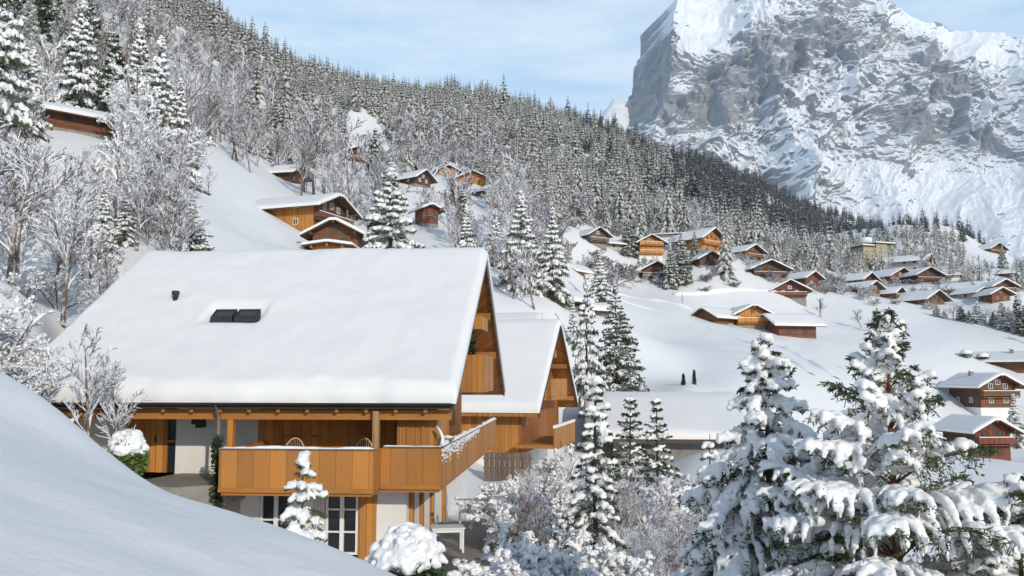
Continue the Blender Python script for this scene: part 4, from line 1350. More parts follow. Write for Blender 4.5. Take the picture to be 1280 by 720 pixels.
def conifer(rng, H, Rm, whorls, nb, nbl, blade, per, snow_r, cover=.75, droop=.55, top=.55, low=-.15, power=.8, bare=.05, sub=True, snow_sides=6, kb=6, gap0=.0, lop=None, qdroop=1.0, top_bare=0.0, var=.28, curl=1.0, bough_shed=None, qlen=.46, kq=5):
    """returns trunk, needles, snow as three MBs. Grown from individual branches and side shoots."""
    tr, nd_, sn = MB(), MB(), MB()
    zt = np.linspace(0, H * .985, 9)
    wob = np.cumsum(rng.normal(size=(9, 2)) * H * .002, 0)
    tp = np.concatenate((wob, zt[:, None]), 1)
    tr.tube(tp, np.linspace(H * .016, H * .0025, 9), 8)
    hs, az, Ls, pt, dr = [], [], [], [], []
    for w_ in range(whorls):
        f = bare + (1 - bare) * ((w_ + rng.random() * .5) / whorls) ** .95
        n = max(3, int(round(nb * (1 - .35 * f) + rng.normal() * .7)))
        a0 = rng.random() * 6.28
        for j in range(n):
            hs.append(f * H * .97 + rng.normal() * H * .006); az.append(a0 + j * 6.283 / n + rng.normal() * .25)
            L = Rm * max(.07, (1 - f)) ** power * (.72 + .42 * rng.random())
            if lop is not None: L *= lop(f, az[-1])
            Ls.append(L); pt.append(low + (top - low) * f ** 1.3 + rng.normal() * .1); dr.append(droop * (1 - .55 * f) * (.7 + .6 * rng.random()))
    for j in range(18 if bough_shed is not None else 0):
        f = .87 + .12 * (j + rng.random()) / 18
        hs.append(f * H); az.append(j * 2.4 + rng.normal() * .2); Ls.append(Rm * (.045 + .75 * (1 - f))); pt.append(top + .25 + rng.normal() * .12); dr.append(droop * .6)
    hs, az, Ls, pt, dr = map(np.array, (hs, az, Ls, pt, dr))
    bx = np.stack((np.interp(hs, zt, tp[:, 0]), np.interp(hs, zt, tp[:, 1]), hs), -1)
    P = branch_paths(bx, az, Ls, pt, dr, kb, rng, .05)
    tr.tubes(P, np.linspace(1, .25, kb)[None] * (Ls * .013 + .004)[:, None], 4)
    # side shoots
    n = len(Ls)
    m = np.maximum(3, (nbl * (Ls / Rm) ** .6).astype(int))
    i = np.repeat(np.arange(n), m * 2)
    u = np.concatenate([np.tile(np.linspace(.22, .97, q), 2) for q in m]) + rng.normal(size=len(i)) * .02
    sd = np.concatenate([np.repeat((-1, 1), q) for q in m])
    p, d = along(P, i, u)
    head = np.arctan2(d[:, 0], d[:, 1]) + sd * (.95 - .45 * u + rng.normal(size=len(i)) * .12)
    sl = Ls[i] * (qlen * (1.12 - u * .78)) * (.75 + .5 * rng.random(len(i)))
    pit0 = np.arcsin(np.clip(d[:, 2], -.9, .9)) * .8 + .05
    Q = branch_paths(p, head, sl, pit0, (.35 + .7 * rng.random(len(i))) * qdroop * droop / .55, kq, rng, .07, curl)
    # leading tips
    pe, de = along(P, np.arange(n), np.full(n, .93))
    E = branch_paths(pe, np.arctan2(de[:, 0], de[:, 1]), Ls * .16, np.arcsin(np.clip(de[:, 2], -.9, .9)), np.full(n, .3 * qdroop), kq, rng, .05)
    Q = np.concatenate((Q, E)); owner = np.concatenate((i, np.arange(n)))
    ks = np.clip((Ls / Rm) ** .6 * 1.25, .3, 1)
    blades(nd_, Q, per, blade, blade * .13, rng, sc=ks[owner])
    blades(nd_, P, per, blade, blade * .13, rng, u0=.25, sc=ks)
    if sub:
        # hanging secondary shoots
        k = rng.random(len(Q)) < .6
        q0, dq = along(Q[k], np.arange(k.sum()), .35 + .5 * rng.random(k.sum()))
        S_ = branch_paths(q0, np.arctan2(dq[:, 0], dq[:, 1]) + rng.choice((-1, 1), k.sum()) * .7, np.concatenate((sl, Ls * .16))[k] * .45, np.full(k.sum(), -.3), np.full(k.sum(), .6), 4, rng, .1)
        blades(nd_, S_, max(3, per // 2), blade, blade * .13, rng)
        nd_.tubes(Q, np.full((len(Q), kq), blade * .05), 3)
    # snow: heavier on the outer and lower shoots, some boughs have shed theirs
    shed = rng.random(n) < ((1 - cover) * .8 if bough_shed is None else bough_shed)
    shed |= (hs / H > .74) & (rng.random(n) < top_bare)
    ok = ~shed[owner] & (rng.random(len(Q)) < cover)
    lumps(sn, Q[ok], snow_r * ((.55 + .75 * rng.random(ok.sum())) if bough_shed is None else (.75 + .4 * rng.random(ok.sum()))) * (.86 + .14 * (Ls[owner][ok] / Rm) ** .5) * (1 + (.3 if top_bare < .3 else 0) * np.clip(hs[owner][ok] / H * 4 - 3, 0, 1)), rng, snow_sides, var=var)
    okb = ~shed & (rng.random(n) < cover + .1)
    PB = P[okb][:, 1:]
    lumps(sn, PB, snow_r * (.75 + .5 * rng.random(okb.sum())) * (.85 + .15 * (Ls[okb] / Rm) ** .5), rng, snow_sides)
    lumps(sn, tp[None, -2:].repeat(1, 0) * 1.0 + np.array((0, 0, H * .004)), np.array([snow_r * .55]), rng, snow_sides)
    if bough_shed is not None and top_bare < .3:
        lumps(sn, np.array([[(tp[-1, 0], tp[-1, 1], H * q) for q in (.978, .985, .992, .998, 1.003)]]), np.array([snow_r * .95]), rng, snow_sides)
    return tr, nd_, sn


def far_spruce(rng, H, Rm, whorls, nb, cover=.6, matn=1, mats=2):
    m = MB()
    m.tubes(np.array([[(0, 0, 0), (0, 0, H)]]), np.array([[H * .014, H * .002]]), 4, 0)
    rows, snow = [], []
    for w_ in range(whorls):
        f = .06 + .94 * (w_ + .3 * rng.random()) / whorls
        n = max(3, int(nb * (1 - .45 * f)))
        a0 = rng.random() * 6.28
        for j in range(n):
            a = a0 + j * 6.283 / n + rng.normal() * .2
            L = Rm * (1 - f) ** .85 * (.65 + .6 * rng.random()) + H * .012
            pz = .25 * f - .12 - rng.random() * .22
            h = f * H
            d = np.array((math.cos(a), math.sin(a), 0)); s = np.array((-d[1], d[0], 0)) * L * (.26 + .1 * rng.random())
            z1 = L * .6 * pz; z2 = L * (pz - .35 - .2 * rng.random())
            up = np.array((0, 0, 1.))
            B_ = up * h; Lf = up * (h + z1 - L * .16) + d * L * .58 + s; T = up * (h + z2) + d * L; Rt = up * (h + z1 - L * .16) + d * L * .58 - s
            M_ = up * (h + z1 + L * .06) + d * L * .55
            rows.append((B_, Lf, M_)); rows.append((Lf, T, M_)); rows.append((M_, T, Rt)); rows.append((B_, M_, Rt))
            if rng.random() < cover:
                e = up * L * .07; c = .55 + .35 * rng.random()
                L2 = M_ + (Lf - M_) * c; R2 = M_ + (Rt - M_) * c; T2 = M_ + (T - M_) * (.75 + .25 * rng.random()); B2 = M_ + (B_ - M_) * .75
                M2 = M_ + e * 2.0
                for tri in ((B2, L2, M2), (L2, T2, M2), (M2, T2, R2), (B2, M2, R2)):
                    snow.append([q + e for q in tri])
    rows = np.array(rows); m.add(rows.reshape(-1, 3), np.arange(len(rows) * 3).reshape(-1, 3), 1)
    if snow:
        snow = np.array(snow); m.add(snow.reshape(-1, 3), np.arange(len(snow) * 3).reshape(-1, 3), 2)
    return m


def broadleaf(rng, H, r0, counts=(9, 6, 5, 4), ang=(.75, .7, .7, .7), ratio=(.55, .55, .5, .5), stems=1, lean=.15, droop=.0, up=.25, thin=.55, kmin=0.0, rmin=.012, u_lo=.25):
    """list of (paths, radii) per order of branching."""
    k = 5
    az = rng.random(stems) * 6.28; pit = math.pi / 2 - np.abs(rng.normal(size=stems)) * lean - (0 if stems == 1 else lean)
    L = H * (.72 if stems == 1 else .6) * (.75 + .4 * rng.random(stems)) if stems > 1 else np.array([H * .78])
    base = np.stack((rng.normal(size=stems) * .06 * H * (stems > 1), rng.normal(size=stems) * .06 * H * (stems > 1), np.zeros(stems)), -1)
    P = branch_paths(base, az, L, np.atleast_1d(pit), rng.normal(size=stems) * .12, k, rng, .05)
    r = np.full(stems, r0)
    out = [(P, r[:, None] * np.linspace(1, .35, k)[None])]
    for o, (c, a, q) in enumerate(zip(counts, ang, ratio)):
        n = len(P); i = np.repeat(np.arange(n), c)
        lo = u_lo if o == 0 else .2
        u = lo + (1 - lo) * ((np.tile(np.arange(c), n) + rng.random(len(i))) / c)
        p, d = along(P, i, u)
        v = rng.normal(size=(len(i), 3)); v -= (v * d).sum(1, keepdims=True) * d; v /= np.linalg.norm(v, axis=1, keepdims=True)
        th = a * (.7 + .6 * rng.random(len(i)))[:, None]
        t = d * np.cos(th) + v * np.sin(th); t[:, 2] += up * (1 - .25 * o); t /= np.linalg.norm(t, axis=1, keepdims=True)
        Ln = L[i] * q * (.6 + .7 * rng.random(len(i))) * (1.15 - .55 * u)
        rn = np.maximum(rmin, r[i] * thin * (1.1 - .5 * u))
        P = branch_paths(p, np.arctan2(t[:, 0], t[:, 1]), Ln, np.arcsin(np.clip(t[:, 2], -1, 1)), np.full(len(i), droop * (o + 1) / len(counts)) + rng.normal(size=len(i)) * .15, k if o < 2 else 4, rng, .12)
        L, r = Ln, rn
        out.append((P, rn[:, None] * np.linspace(1, .45, P.shape[1])[None]))
    return out


def broadleaf_mbs(levels, split=2, sides=(7, 5, 4, 3, 3), snow_on=(), snow_r=.05, cover=.6, rng=None):
    tr, cr, sn = MB(), MB(), MB()
    for o, (P, r) in enumerate(levels):
        (tr if o < split else cr).tubes(P, r, sides[o])
        if o in snow_on:
            k = rng.random(len(P)) < cover
            lumps(sn, P[k], snow_r * (.5 + .9 * rng.random(k.sum())), rng, 6, .5)
    return tr, cr, sn


TREES = {}


def proto(key, parts):
    """parts: [(name, MB, mats, smooth)] -> shared meshes."""
    TREES[key] = [(n, mb.mesh(n, mats if isinstance(mats, list) else [mats], sm)) for n, mb, mats, sm in parts if mb.n]


def plant_tree(key, name, loc, rz, sc, label, cat, group=None):
    if len(TREES[key]) == 1:
        o = use(TREES[key][0][1], name); o.location = loc; o.rotation_euler = (0, 0, rz); o.scale = sc
        return tag(o, label, cat, group)
    t = empty(name, loc, rz, label, cat, group)
    t.scale = (sc, sc, sc) if np.isscalar(sc) else sc
    for n, me in TREES[key]:
        use(me, n, t)
    return t


def where(px, py_top, d, dz=0.0):
    """foot on the ground under that column of the picture, and the height that brings the tip to py_top."""
    x = (px - 640) / F * d * 1.0
    p = W(px, py_top, d)
    z = gz(p[0], p[1])
    return (p[0], p[1], z - .1), p[2] - z + .1


# ---- prototypes (10 m tall; scaled when planted)
for s in range(3):
    rng = np.random.default_rng(200 + s)
    tr, nn, sn = conifer(rng, 10, 3.0, 18, 6, 7, .34, 12, .185, cover=.9, droop=.85, power=1.0, bough_shed=.12, low=-.1, sub=False, snow_sides=5, kb=5)
    proto('spruce_heavy%d' % s, [('trunk', tr, 'bark', True), ('crown', nn, 'needles_olive' if s == 1 else 'needles', False), ('snow_load', sn, 'snow_load', True)])
for s in range(3):
    rng = np.random.default_rng(220 + s)
    tr, nn, sn = conifer(rng, 10, 2.4, 26, 6, 6, .34, 12, .105, cover=.93, power=1.02, droop=.6, low=-.12, sub=False, snow_sides=5, kb=5)
    proto('spruce_light%d' % s, [('trunk', tr, 'bark', True), ('crown', nn, 'needles', False), ('snow_load', sn, 'snow_load', True)])
for s in range(4):
    rng = np.random.default_rng(240 + s)
    tr, nn, sn = conifer(rng, 10, (1.9, 2.3, 1.7, 2.1)[s], 18, 5, 3, .6, 8, .2, cover=(.85, .92, .75, .85)[s], droop=.6, low=-.1, sub=False, snow_sides=4, kb=4)
    proto('spruce_mid%d' % s, [('trunk', tr, 'bark', True), ('crown', nn, ('needles', 'needles_olive', 'needles', 'needles_frost')[s], False), ('snow_load', sn, 'snow_tree', True)])
FARM = []
for s in range(8):
    rng = np.random.default_rng(260 + s)
    FARM.append(far_spruce(rng, 10, (1.9, 1.6, 2.2, 1.7, 1.9, 1.5, 2.0, 1.8)[s], 15, 7, cover=(.75, .55, .85, .6, .7, .5, .8, .65)[s]))
    TREES['far%d' % s] = [('spruce', FARM[-1].mesh('spruce', ['bark', ('needles_frost', 'needles_far')[s % 2], 'snow_tree_dull'], False))]
FARD = []
for s in range(5):
    rng = np.random.default_rng(280 + s)
    lv = broadleaf(rng, 10, .16, (13, 7, 6), ratio=(.42, .5, .5), rmin=.04, up=.35)
    tr, cr, _ = broadleaf_mbs(lv, 1, (5, 4, 3, 3))
    proto('bare_mid%d' % s, [('trunk', tr, 'twig_brown', True), ('crown', cr, ('twig_frost', 'twig_white', 'twig_frost', 'twig_brown', 'twig_white')[s], False)])
    lv = broadleaf(rng, 10, .16, (11, 6, 4), ratio=(.48, .5, .5), rmin=.07, up=.3)
    m = MB()
    for o, (P, r) in enumerate(lv): m.tubes(P, r, (4, 3, 3, 3)[o])
    FARD.append(m)
    TREES['bare_far%d' % s] = [('frosted_tree', m.mesh('frosted_tree', [('twig_frost', 'twig_white', 'twig_brown', 'twig_frost', 'twig_white')[s]], False))]
for s in range(4):
    rng = np.random.default_rng(300 + s)
    lv = broadleaf(rng, 6, .07, (8, 6, 5, 3), ratio=(.5, .5, .5, .5), stems=(5, 3, 6, 4)[s], lean=.3, droop=.5, rmin=.013, up=.25)
    tr, cr, sn = broadleaf_mbs(lv, 1, (6, 5, 4, 3, 3), snow_on=(1, 2, 3), snow_r=.075, cover=.5, rng=rng)
    proto('shrub%d' % s, [('stems', tr, 'twig_brown', True), ('twigs', cr, 'twig_frost', False), ('snow_load', sn, 'snow_load', True)])
    lv = broadleaf(rng, 8, .1, (12, 7, 5, 3), ratio=(.36, .5, .5, .5), stems=1, droop=.35, rmin=.016, up=.2, u_lo=.15)
    tr, cr, sn = broadleaf_mbs(lv, 1, (7, 5, 4, 3, 3), snow_on=(1, 2, 3), snow_r=.07, cover=.4, rng=rng)
    proto('loaded_tree%d' % s, [('trunk', tr, 'bark_pale', True), ('crown', cr, 'twig_frost' if s % 2 else 'twig_white', False), ('snow_load', sn, 'snow_load', True)])
for s in range(3):
    rng = np.random.default_rng(320 + s)
    lv = broadleaf(rng, 3, .022, (8, 6, 5), ratio=(.5, .5, .5), stems=8, lean=.28, droop=.25, rmin=.006, up=.3)
    tr, cr, _ = broadleaf_mbs(lv, 1, (5, 4, 3, 3))
    proto('twig_bush%d' % s, [('stems', tr, 'twig_brown', True), ('twigs', cr, ('twig_brown', 'twig_frost', 'twig_white')[s], False)])
    lv = broadleaf(rng, 1.8, .03, (7, 6, 5), ratio=(.5, .55, .55), stems=7, lean=.4, droop=.7, rmin=.008, up=.2)
    tr, cr, sn = broadleaf_mbs(lv, 1, (5, 4, 3, 3), snow_on=(1, 2, 3), snow_r=.047, cover=.66, rng=rng)
    proto('snow_bush%d' % s, [('stems', tr, 'twig_brown', True), ('twigs', cr, 'twig_frost', False), ('snow_load', sn, 'snow_load', True)])

for s in range(3):
    rng = np.random.default_rng(360 + s)
    lv = broadleaf(rng, 4, .06, (7, 6, 5), ratio=(.5, .5, .5), stems=8, lean=.45, droop=.3, rmin=.035, up=.25)
    m = MB()
    for o, (P, r) in enumerate(lv): m.tubes(P, r, (4, 3, 3, 3)[o])
    TREES['thicket%d' % s] = [('frosted_bush', m.mesh('frosted_bush', [('twig_frost', 'twig_white', 'twig_brown')[s]], False))]

# ---- single trees that one can point to
def tree_at(key, name, px, top, d, label, cat, group=None, wide=1.0, base=10.0, extra=0.0, rz=None):
    loc, h = where(px, top, d)
    h = max(h, .5); s = h / base
    return plant_tree(key, name, loc, (px * 1.7) % 6.28 if rz is None else rz, (s * wide, s * wide, s), label, cat, group)


SPR = [
    ('spruce_heavy0', 490, 206, 74, 1.32, 'broad snow-laden spruce rising behind the middle of the big roof ridge'),
    ('spruce_heavy1', 583, 258, 92, .9, 'small dark spruce between the laden spruce and the gable tip of the big roof'),
    ('spruce_heavy1', 652, 240, 90, 1.0, 'tall brownish snow-laden spruce, the taller of the pair behind the roof gap'),
    ('spruce_heavy2', 690, 262, 92, .85, 'slimmer snow-laden spruce, the shorter of the pair behind the roof gap'),
    ('spruce_heavy0', 732, 346, 74, .62, 'snow-hung spruce standing close beside the second big gable'),
    ('spruce_light0', 770, 352, 85, 1.2, 'dark green spruce with little snow on the edge of the meadow'),
    ('spruce_light1', 851, 288, 214, 1.2, 'dark spruce clump tip among the village chalets above the meadow'),
    ('spruce_light2', 838, 300, 212, 1.0, 'shorter dark spruce leaning against its taller twin in the village'),
    ('spruce_heavy2', 241, 250, 52, 1.5, 'small bushy spruce on the slope just above the big roof corner'),
    ('spruce_heavy2', 749, 316, 150, 1.0, 'little frosted spruce on the upper meadow edge near the small orange barn'),
    ('spruce_heavy0', 106, -2, 108, .85, 'tall spruce with white tiered boughs behind the red-brown cabin'),
    ('spruce_heavy1', 176, 26, 112, .8, 'spruce with a dark green top beside the red-brown cabin trees'),
    ('spruce_heavy0', 203, 48, 110, .8, 'dark spruce with a sparse snowy top above the frosted thicket'),
    ('spruce_heavy2', 145, 42, 110, .8, 'almost wholly white spruce between two darker ones'),
    ('spruce_heavy1', 226, 100, 90, .8, 'slim spruce with tiered white boughs at the end of the thicket'),
    ('spruce_heavy0', 8, -30, 64, .8, 'dark spruce top cut by the upper frame corner'),
    ('spruce_heavy1', 42, 60, 82, .8, 'snow-crusted spruce standing before the red-brown cabin'),
    ('spruce_light0', 785, 266, 234, 1.2, 'dark spruce in front of the orange three-storey chalet'),
    ('spruce_light1', 868, 285, 232, .9, 'slim spruce before the broad snowy orange-gabled chalet'),
    ('spruce_light2', 908, 286, 250, .9, 'slim spruce beside the brown chalet at the forest edge'),
    ('spruce_heavy2', 1266, 494, 132, .9, 'grey frosted spruce between the dark wooden chalet and the red cottage'),
    ('spruce_light0', 1252, 306, 330, 1.1, 'tall dark spruce on the hazy slope below the mountain'),
    ('spruce_light1', 1275, 322, 290, 1.1, 'dark hazy spruce at the frame edge below the mountain'),
    ('spruce_light2', 1200, 296, 420, 1.1, 'slim spruce beside the hazy snow-roofed barn'),
    ('spruce_light0', 428, 112, 352, 1.0, 'dark spruce standing at the head of the bald snow patch'),
    ('spruce_light1', 437, 114, 354, 1.0, 'second dark spruce at the head of the bald snow patch'),
    ('spruce_light2', 447, 118, 352, 1.0, 'third dark spruce at the head of the bald snow patch'),
    ('spruce_heavy1', 130, 232, 50, .9, 'snowy little spruce amid the frosted thicket above the roof corner'),
    ('spruce_heavy2', 158, 238, 55, .9, 'half-hidden green spruce behind tall bare stems in the thicket'),
    ('spruce_heavy0', 620, 262, 120, .8, 'snowy spruce just behind the gable tip of the big roof'),
    ('spruce_heavy2', 716, 372, 82, .6, 'white-crusted spruce behind the snow-hung one at the second gable'),
]
for key, px, top, d, wide, lab in SPR:
    tree_at(key, 'spruce', px, top, d, lab, 'spruce', None, wide)

# thicket on the slope to the left, bushes about the big chalet
THICK = [
    ('shrub0', 14, 385, 24, 1.1), ('shrub2', 58, 398, 27, 1.1), ('shrub1', -30, 330, 26, 1.1), ('shrub3', 98, 372, 34, 1.1), ('loaded_tree0', 22, 240, 36, 1.1), ('loaded_tree1', 70, 215, 42, 1.1),
    ('loaded_tree2', 118, 240, 44, 1.1), ('loaded_tree3', 150, 150, 56, .95), ('shrub3', 160, 296, 46, 1.1), ('loaded_tree0', 186, 120, 62, .9), ('loaded_tree1', 0, 150, 48, 1), ('loaded_tree2', 48, 150, 62, 1),
    ('loaded_tree3', 92, 180, 60, 1), ('shrub1', 40, 300, 32, 1.2), ('shrub2', 84, 300, 40, 1.2), ('shrub0', 130, 340, 40, 1.1), ('loaded_tree1', 205, 170, 74, .9), ('loaded_tree0', -20, 60, 60, 1), ('loaded_tree2', 60, 30, 96, 1),
    ('loaded_tree3', 28, 30, 78, 1), ('loaded_tree0', 150, 80, 92, 1), ('loaded_tree1', 240, 150, 96, .9), ('loaded_tree2', 215, 205, 88, 1), ('shrub0', 190, 250, 60, 1), ('shrub2', -5, 420, 21, 1.2), ('shrub1', 75, 428, 30, 1.1),
    ('shrub3', 28, 440, 20.5, 1.0), ('loaded_tree3', 262, 200, 100, .9), ('loaded_tree0', 132, 100, 80, .9), ('shrub2', 120, 150, 86, 1), ('shrub1', 66, 170, 84, 1),
]
_r = np.random.default_rng(77)
for k in range(22):
    px_ = _r.uniform(-60, 95); dd_ = 17 + 14 * _r.random()
    THICK.append(('shrub%d' % _r.integers(4), px_, 452 - (dd_ - 17) * 7 + max(0, px_) * .35 + _r.uniform(-55, 5), dd_, 1.2))
for k in range(46):
    px_ = _r.uniform(-40, 225); dd_ = 24 + 62 * _r.random() ** .8
    if px_ > 150 and dd_ < 44: dd_ += 26
    top_ = 470 - 4.4 * (dd_ - 18) - px_ * .35 + _r.uniform(-60, 40)
    sh_ = _r.random() < (.62 if dd_ < 55 else .2)
    THICK.append((('shrub%d' if sh_ else 'loaded_tree%d') % _r.integers(4), px_, max(top_, 20), dd_, 1.15))
THICK += [('shrub%d' % (k % 4), a_, b_, c_, 1.25) for k, (a_, b_, c_) in enumerate(((0, 345, 17.5), (28, 352, 18), (-30, 338, 17), (46, 374, 18.5), (14, 366, 16.6), (-20, 392, 16), (8, 402, 16.5), (33, 428, 16.2), (54, 446, 16), (22, 384, 19), (-8, 364, 20), (50, 420, 19), (78, 455, 17.5), (66, 436, 21), (95, 452, 24)))]
for k in range(70):
    px_ = _r.uniform(-50, 232); dd_ = 26 + 70 * _r.random() ** .9
    if px_ > 140 and dd_ < 46: dd_ += 28
    THICK.append(('bare_mid%d' % _r.integers(5), px_, None, dd_, _r.uniform(.9, 1.3)))
TL = ['snow-crusted shrub in the thicket on the steep slope beside the big chalet', 'snow-laden leafless tree in the thicket on the steep slope']
for key, px, top, d, wide in THICK:
    if 48 < px < 175 and d < 33: continue
    if abs(px - 88) < 50 and d < 94:
        if top is None:
            q = W(px, 400, d)
            if W(px, 172, d)[2] - gz(q[0], q[1]) < 6: continue
        else:
            top = max(top, 172)
            if W(px, top, d)[2] - gz(*W(px, top, d)[:2]) < 1.5: continue
    sh = key.startswith('shrub')
    if top is None:
        q = W(px, 400, d); s_ = _r.uniform(.35, .75)
        plant_tree(key, 'bare_tree', (q[0], q[1], gz(q[0], q[1]) - .1), px % 6.28, (s_ * wide, s_ * wide, s_), TL[1], 'tree', 'leafless trees of the slope thicket')
        continue
    tree_at(key, 'snowy_shrub' if sh else 'bare_tree', px, top, d, TL[0] if sh else TL[1], 'shrub' if sh else 'tree', 'snowy shrubs of the slope thicket' if sh else 'leafless trees of the slope thicket', wide, 6.0 if sh else 8.0)
tree_at('bare_mid4', 'sapling', 118, 404, 23.2, 'thin frosted sapling standing against the corner of the big snowy roof', 'sapling', None, .9, 10.0)
tree_at('bare_mid1', 'sapling', 150, 440, 23.6, 'smaller frosted sapling before the big snowy roof, next to the thin one', 'sapling', None, .9, 10.0)
LOW = [
    ('snow_bush0', 585, 682, 17.5, 1.2), ('snow_bush1', 632, 660, 20.5, 1.2), ('snow_bush2', 676, 640, 21.5, 1.2), ('snow_bush0', 700, 660, 20, 1.2), ('snow_bush1', 655, 668, 18.5, 1.2), ('snow_bush2', 612, 690, 17, 1.2),
    ('snow_bush1', 560, 702, 16.5, 1.1), ('snow_bush0', 660, 598, 27, 1.2), ('snow_bush2', 690, 588, 28, 1.2), ('shrub1', 668, 516, 29, 1.1), ('shrub3', 690, 552, 33, .9), ('snow_bush1', 640, 588, 42, 1.1),
    ('snow_bush2', 725, 640, 23, 1.2), ('snow_bush0', 770, 668, 22, 1.2), ('snow_bush1', 820, 690, 20, 1.2), ('snow_bush2', 860, 640, 30, 1.2), ('snow_bush0', 800, 600, 36, 1.2), ('snow_bush1', 845, 575, 42, 1.2),
    ('shrub0', 705, 536, 36, .9), ('snow_bush2', 640, 700, 16.5, 1.2), ('snow_bush0', 690, 700, 17, 1.2), ('snow_bush1', 735, 700, 18, 1.1),
]
for key, px, top, d, wide in LOW:
    sh = key.startswith('shrub')
    tree_at(key, 'snow_bush', px, top, d, 'tall snow-hung bush with brown stems beside the patio path' if sh else 'low bush buried in clumps of snow in the garden below the chalet', 'bush', 'tall bushes beside the patio path' if sh else 'snow-buried bushes in the garden', wide, 6.0 if sh else 1.8)
for k, (key, px, top, d, wide) in enumerate([('twig_bush0', 775, 575, 29, 1.1), ('twig_bush1', 812, 560, 33, 1.1), ('twig_bush2', 842, 590, 29, 1.1), ('twig_bush1', 795, 625, 24, 1.1), ('twig_bush0', 832, 630, 25, 1.1), ('twig_bush2', 768, 640, 25, 1.0),
                                          ('twig_bush0', 668, 575, 25, 1), ('twig_bush2', 685, 560, 33, 1), ('twig_bush1', 870, 610, 27, 1), ('twig_bush1', 640, 660, 20, .9), ('twig_bush0', 720, 600, 28, .9), ('twig_bush2', 740, 560, 40, 1)]):
    tree_at(key, 'twig_bush', px, top, d, 'leafless twiggy bush with frost on its stems, standing in the snowy garden hollow', 'bush', 'leafless twiggy bushes in the hollow', wide, 3.0)

# the two rounded bushes
def round_bush(p, rx, rz, label, seed):
    t = empty('round_bush', p, 0, label, 'bush')
    rng = np.random.default_rng(seed)
    m = MB(); leaf_cloud(m, (0, 0, rz * .3), (rx * .88, rx * .88, rz * .46), 1900, .16, rng); m.build('foliage', 'leaf_light' if seed == 41 else 'leaf_dark', t)
    MB().tube([(0, 0, -.4), (0, 0, rz * .6)], .05, 6).build('trunk', 'bark', t)
    s = MB(); n = 170
    d = rng.normal(size=(n, 3)); d[:, 2] = np.abs(d[:, 2]) * .9 + .05; d /= np.linalg.norm(d, axis=1, keepdims=True)
    d = d * (.8 + .4 * rng.random((n, 1)))
    c = d * np.array((rx * .8, rx * .8, rz * .5)) + np.array((0, 0, rz * .44))
    P = np.stack((c - d * rx * .1, c, c + (d * .5 + np.array((0, 0, -.35))) * rx * .28), 1)
    s.tubes(P, np.stack((np.full(n, rx * .12), rx * (.12 + .11 * rng.random(n)), np.full(n, rx * .04)), 1), 8, 0, True)
    s.lathe([(.001, rz * .3), (rx * .66, rz * .36), (rx * .74, rz * .55), (rx * .5, rz * .84), (.001, rz * .94)], seg=20)
    remeshed(s, 'snow_load', 'snow_load', .025, 2, t, .03, 5)
p = W(158, 580, 19.0)
round_bush((p[0], p[1], p[2] - .15), .43, .85, 'rounded green bush with a thick snow cap near the front door', 41)
p = W(508, 716, 16.0)
round_bush((p[0], p[1], p[2] - .35), .66, 1.15, 'big dome-shaped bush wholly capped with snow below the pillar', 42)

# ---- close, heavily laden firs
def laden(name, px, top, d, Rm, label, seed, whorls, nb, nbl, blade, per, snow_r, voxel, base_z=None, cover=.8, mat='needles', power=.75, droop=.75, bark='bark', low=-.1, top_pitch=.7, lop=None, bare=.05, **kw):
    rng = np.random.default_rng(seed)
    p = W(px, top, d)
    z = gz(p[0], p[1]) if base_z is None else base_z
    H = p[2] - z
    t = empty(name, (p[0], p[1], z), 0, label, 'fir')
    tr, nn, sn = conifer(rng, H, Rm, whorls, nb, nbl, blade, per, snow_r, cover=cover, droop=droop, low=low, top=top_pitch, power=power, kb=7, snow_sides=7, lop=lop, bare=bare, **kw)
    tr.build('trunk', bark, t, True); nn.build('crown', mat, t)
    remeshed(sn, 'snow_load', 'snow_load', voxel, 3, t, snow_r * .16, 1.2 / snow_r)
    return t


KW = dict(curl=1.7, var=.2, qlen=.56, kq=6)
laden('laden_fir', 955, 422, 13.6, 2.85, 'snow-smothered fir with a bowed rounded tip before the bright meadow', 501, 27, 7, 14, .085, 22, .065, .022, cover=.94, droop=1.1, top_pitch=.0, low=-.05, power=.78, qdroop=2.1, bough_shed=.15, **KW)
laden('laden_fir', 1108, 394, 11.6, 3.3, 'biggest laden fir, its bare upright top shoots showing a red-brown trunk', 502, 25, 7, 14, .085, 22, .066, .022, cover=.93, droop=.85, top_pitch=1.0, low=0, power=.84, qdroop=2.2, top_bare=.4, bough_shed=.22, bark='bark_red', **KW)
laden('laden_fir', 1268, 592, 10.8, 1.7, 'laden fir at the frame edge under the red cottage, boughs bent over in arcs', 503, 20, 7, 12, .08, 20, .062, .024, cover=.95, droop=1.1, top_pitch=.3, power=.6, qdroop=2.0, bough_shed=.2, **KW)
laden('laden_fir', 1030, 560, 12.4, 1.7, 'lower laden fir squeezed between the bowed fir and the biggest one', 511, 16, 7, 13, .085, 20, .066, .024, cover=.95, droop=.95, top_pitch=.5, power=.7, qdroop=2.1, bough_shed=.2, **KW)
laden('laden_fir', 742, 468, 24, .98, 'slim upright fir strung with snow lumps in the middle of the garden', 504, 22, 5, 5, .11, 16, .085, .035, cover=.72, droop=.9, top_pitch=.5, power=.6)
laden('laden_fir', 786, 492, 44, 1.5, 'young green fir before the garage, beside its paler twin', 505, 14, 6, 5, .16, 14, .09, .05, cover=.5, droop=.7, power=.7)
laden('laden_fir', 820, 496, 45, 1.4, 'young paler fir before the garage, nearer the laden fir', 506, 14, 6, 5, .16, 14, .1, .05, cover=.6, droop=.7, power=.7)
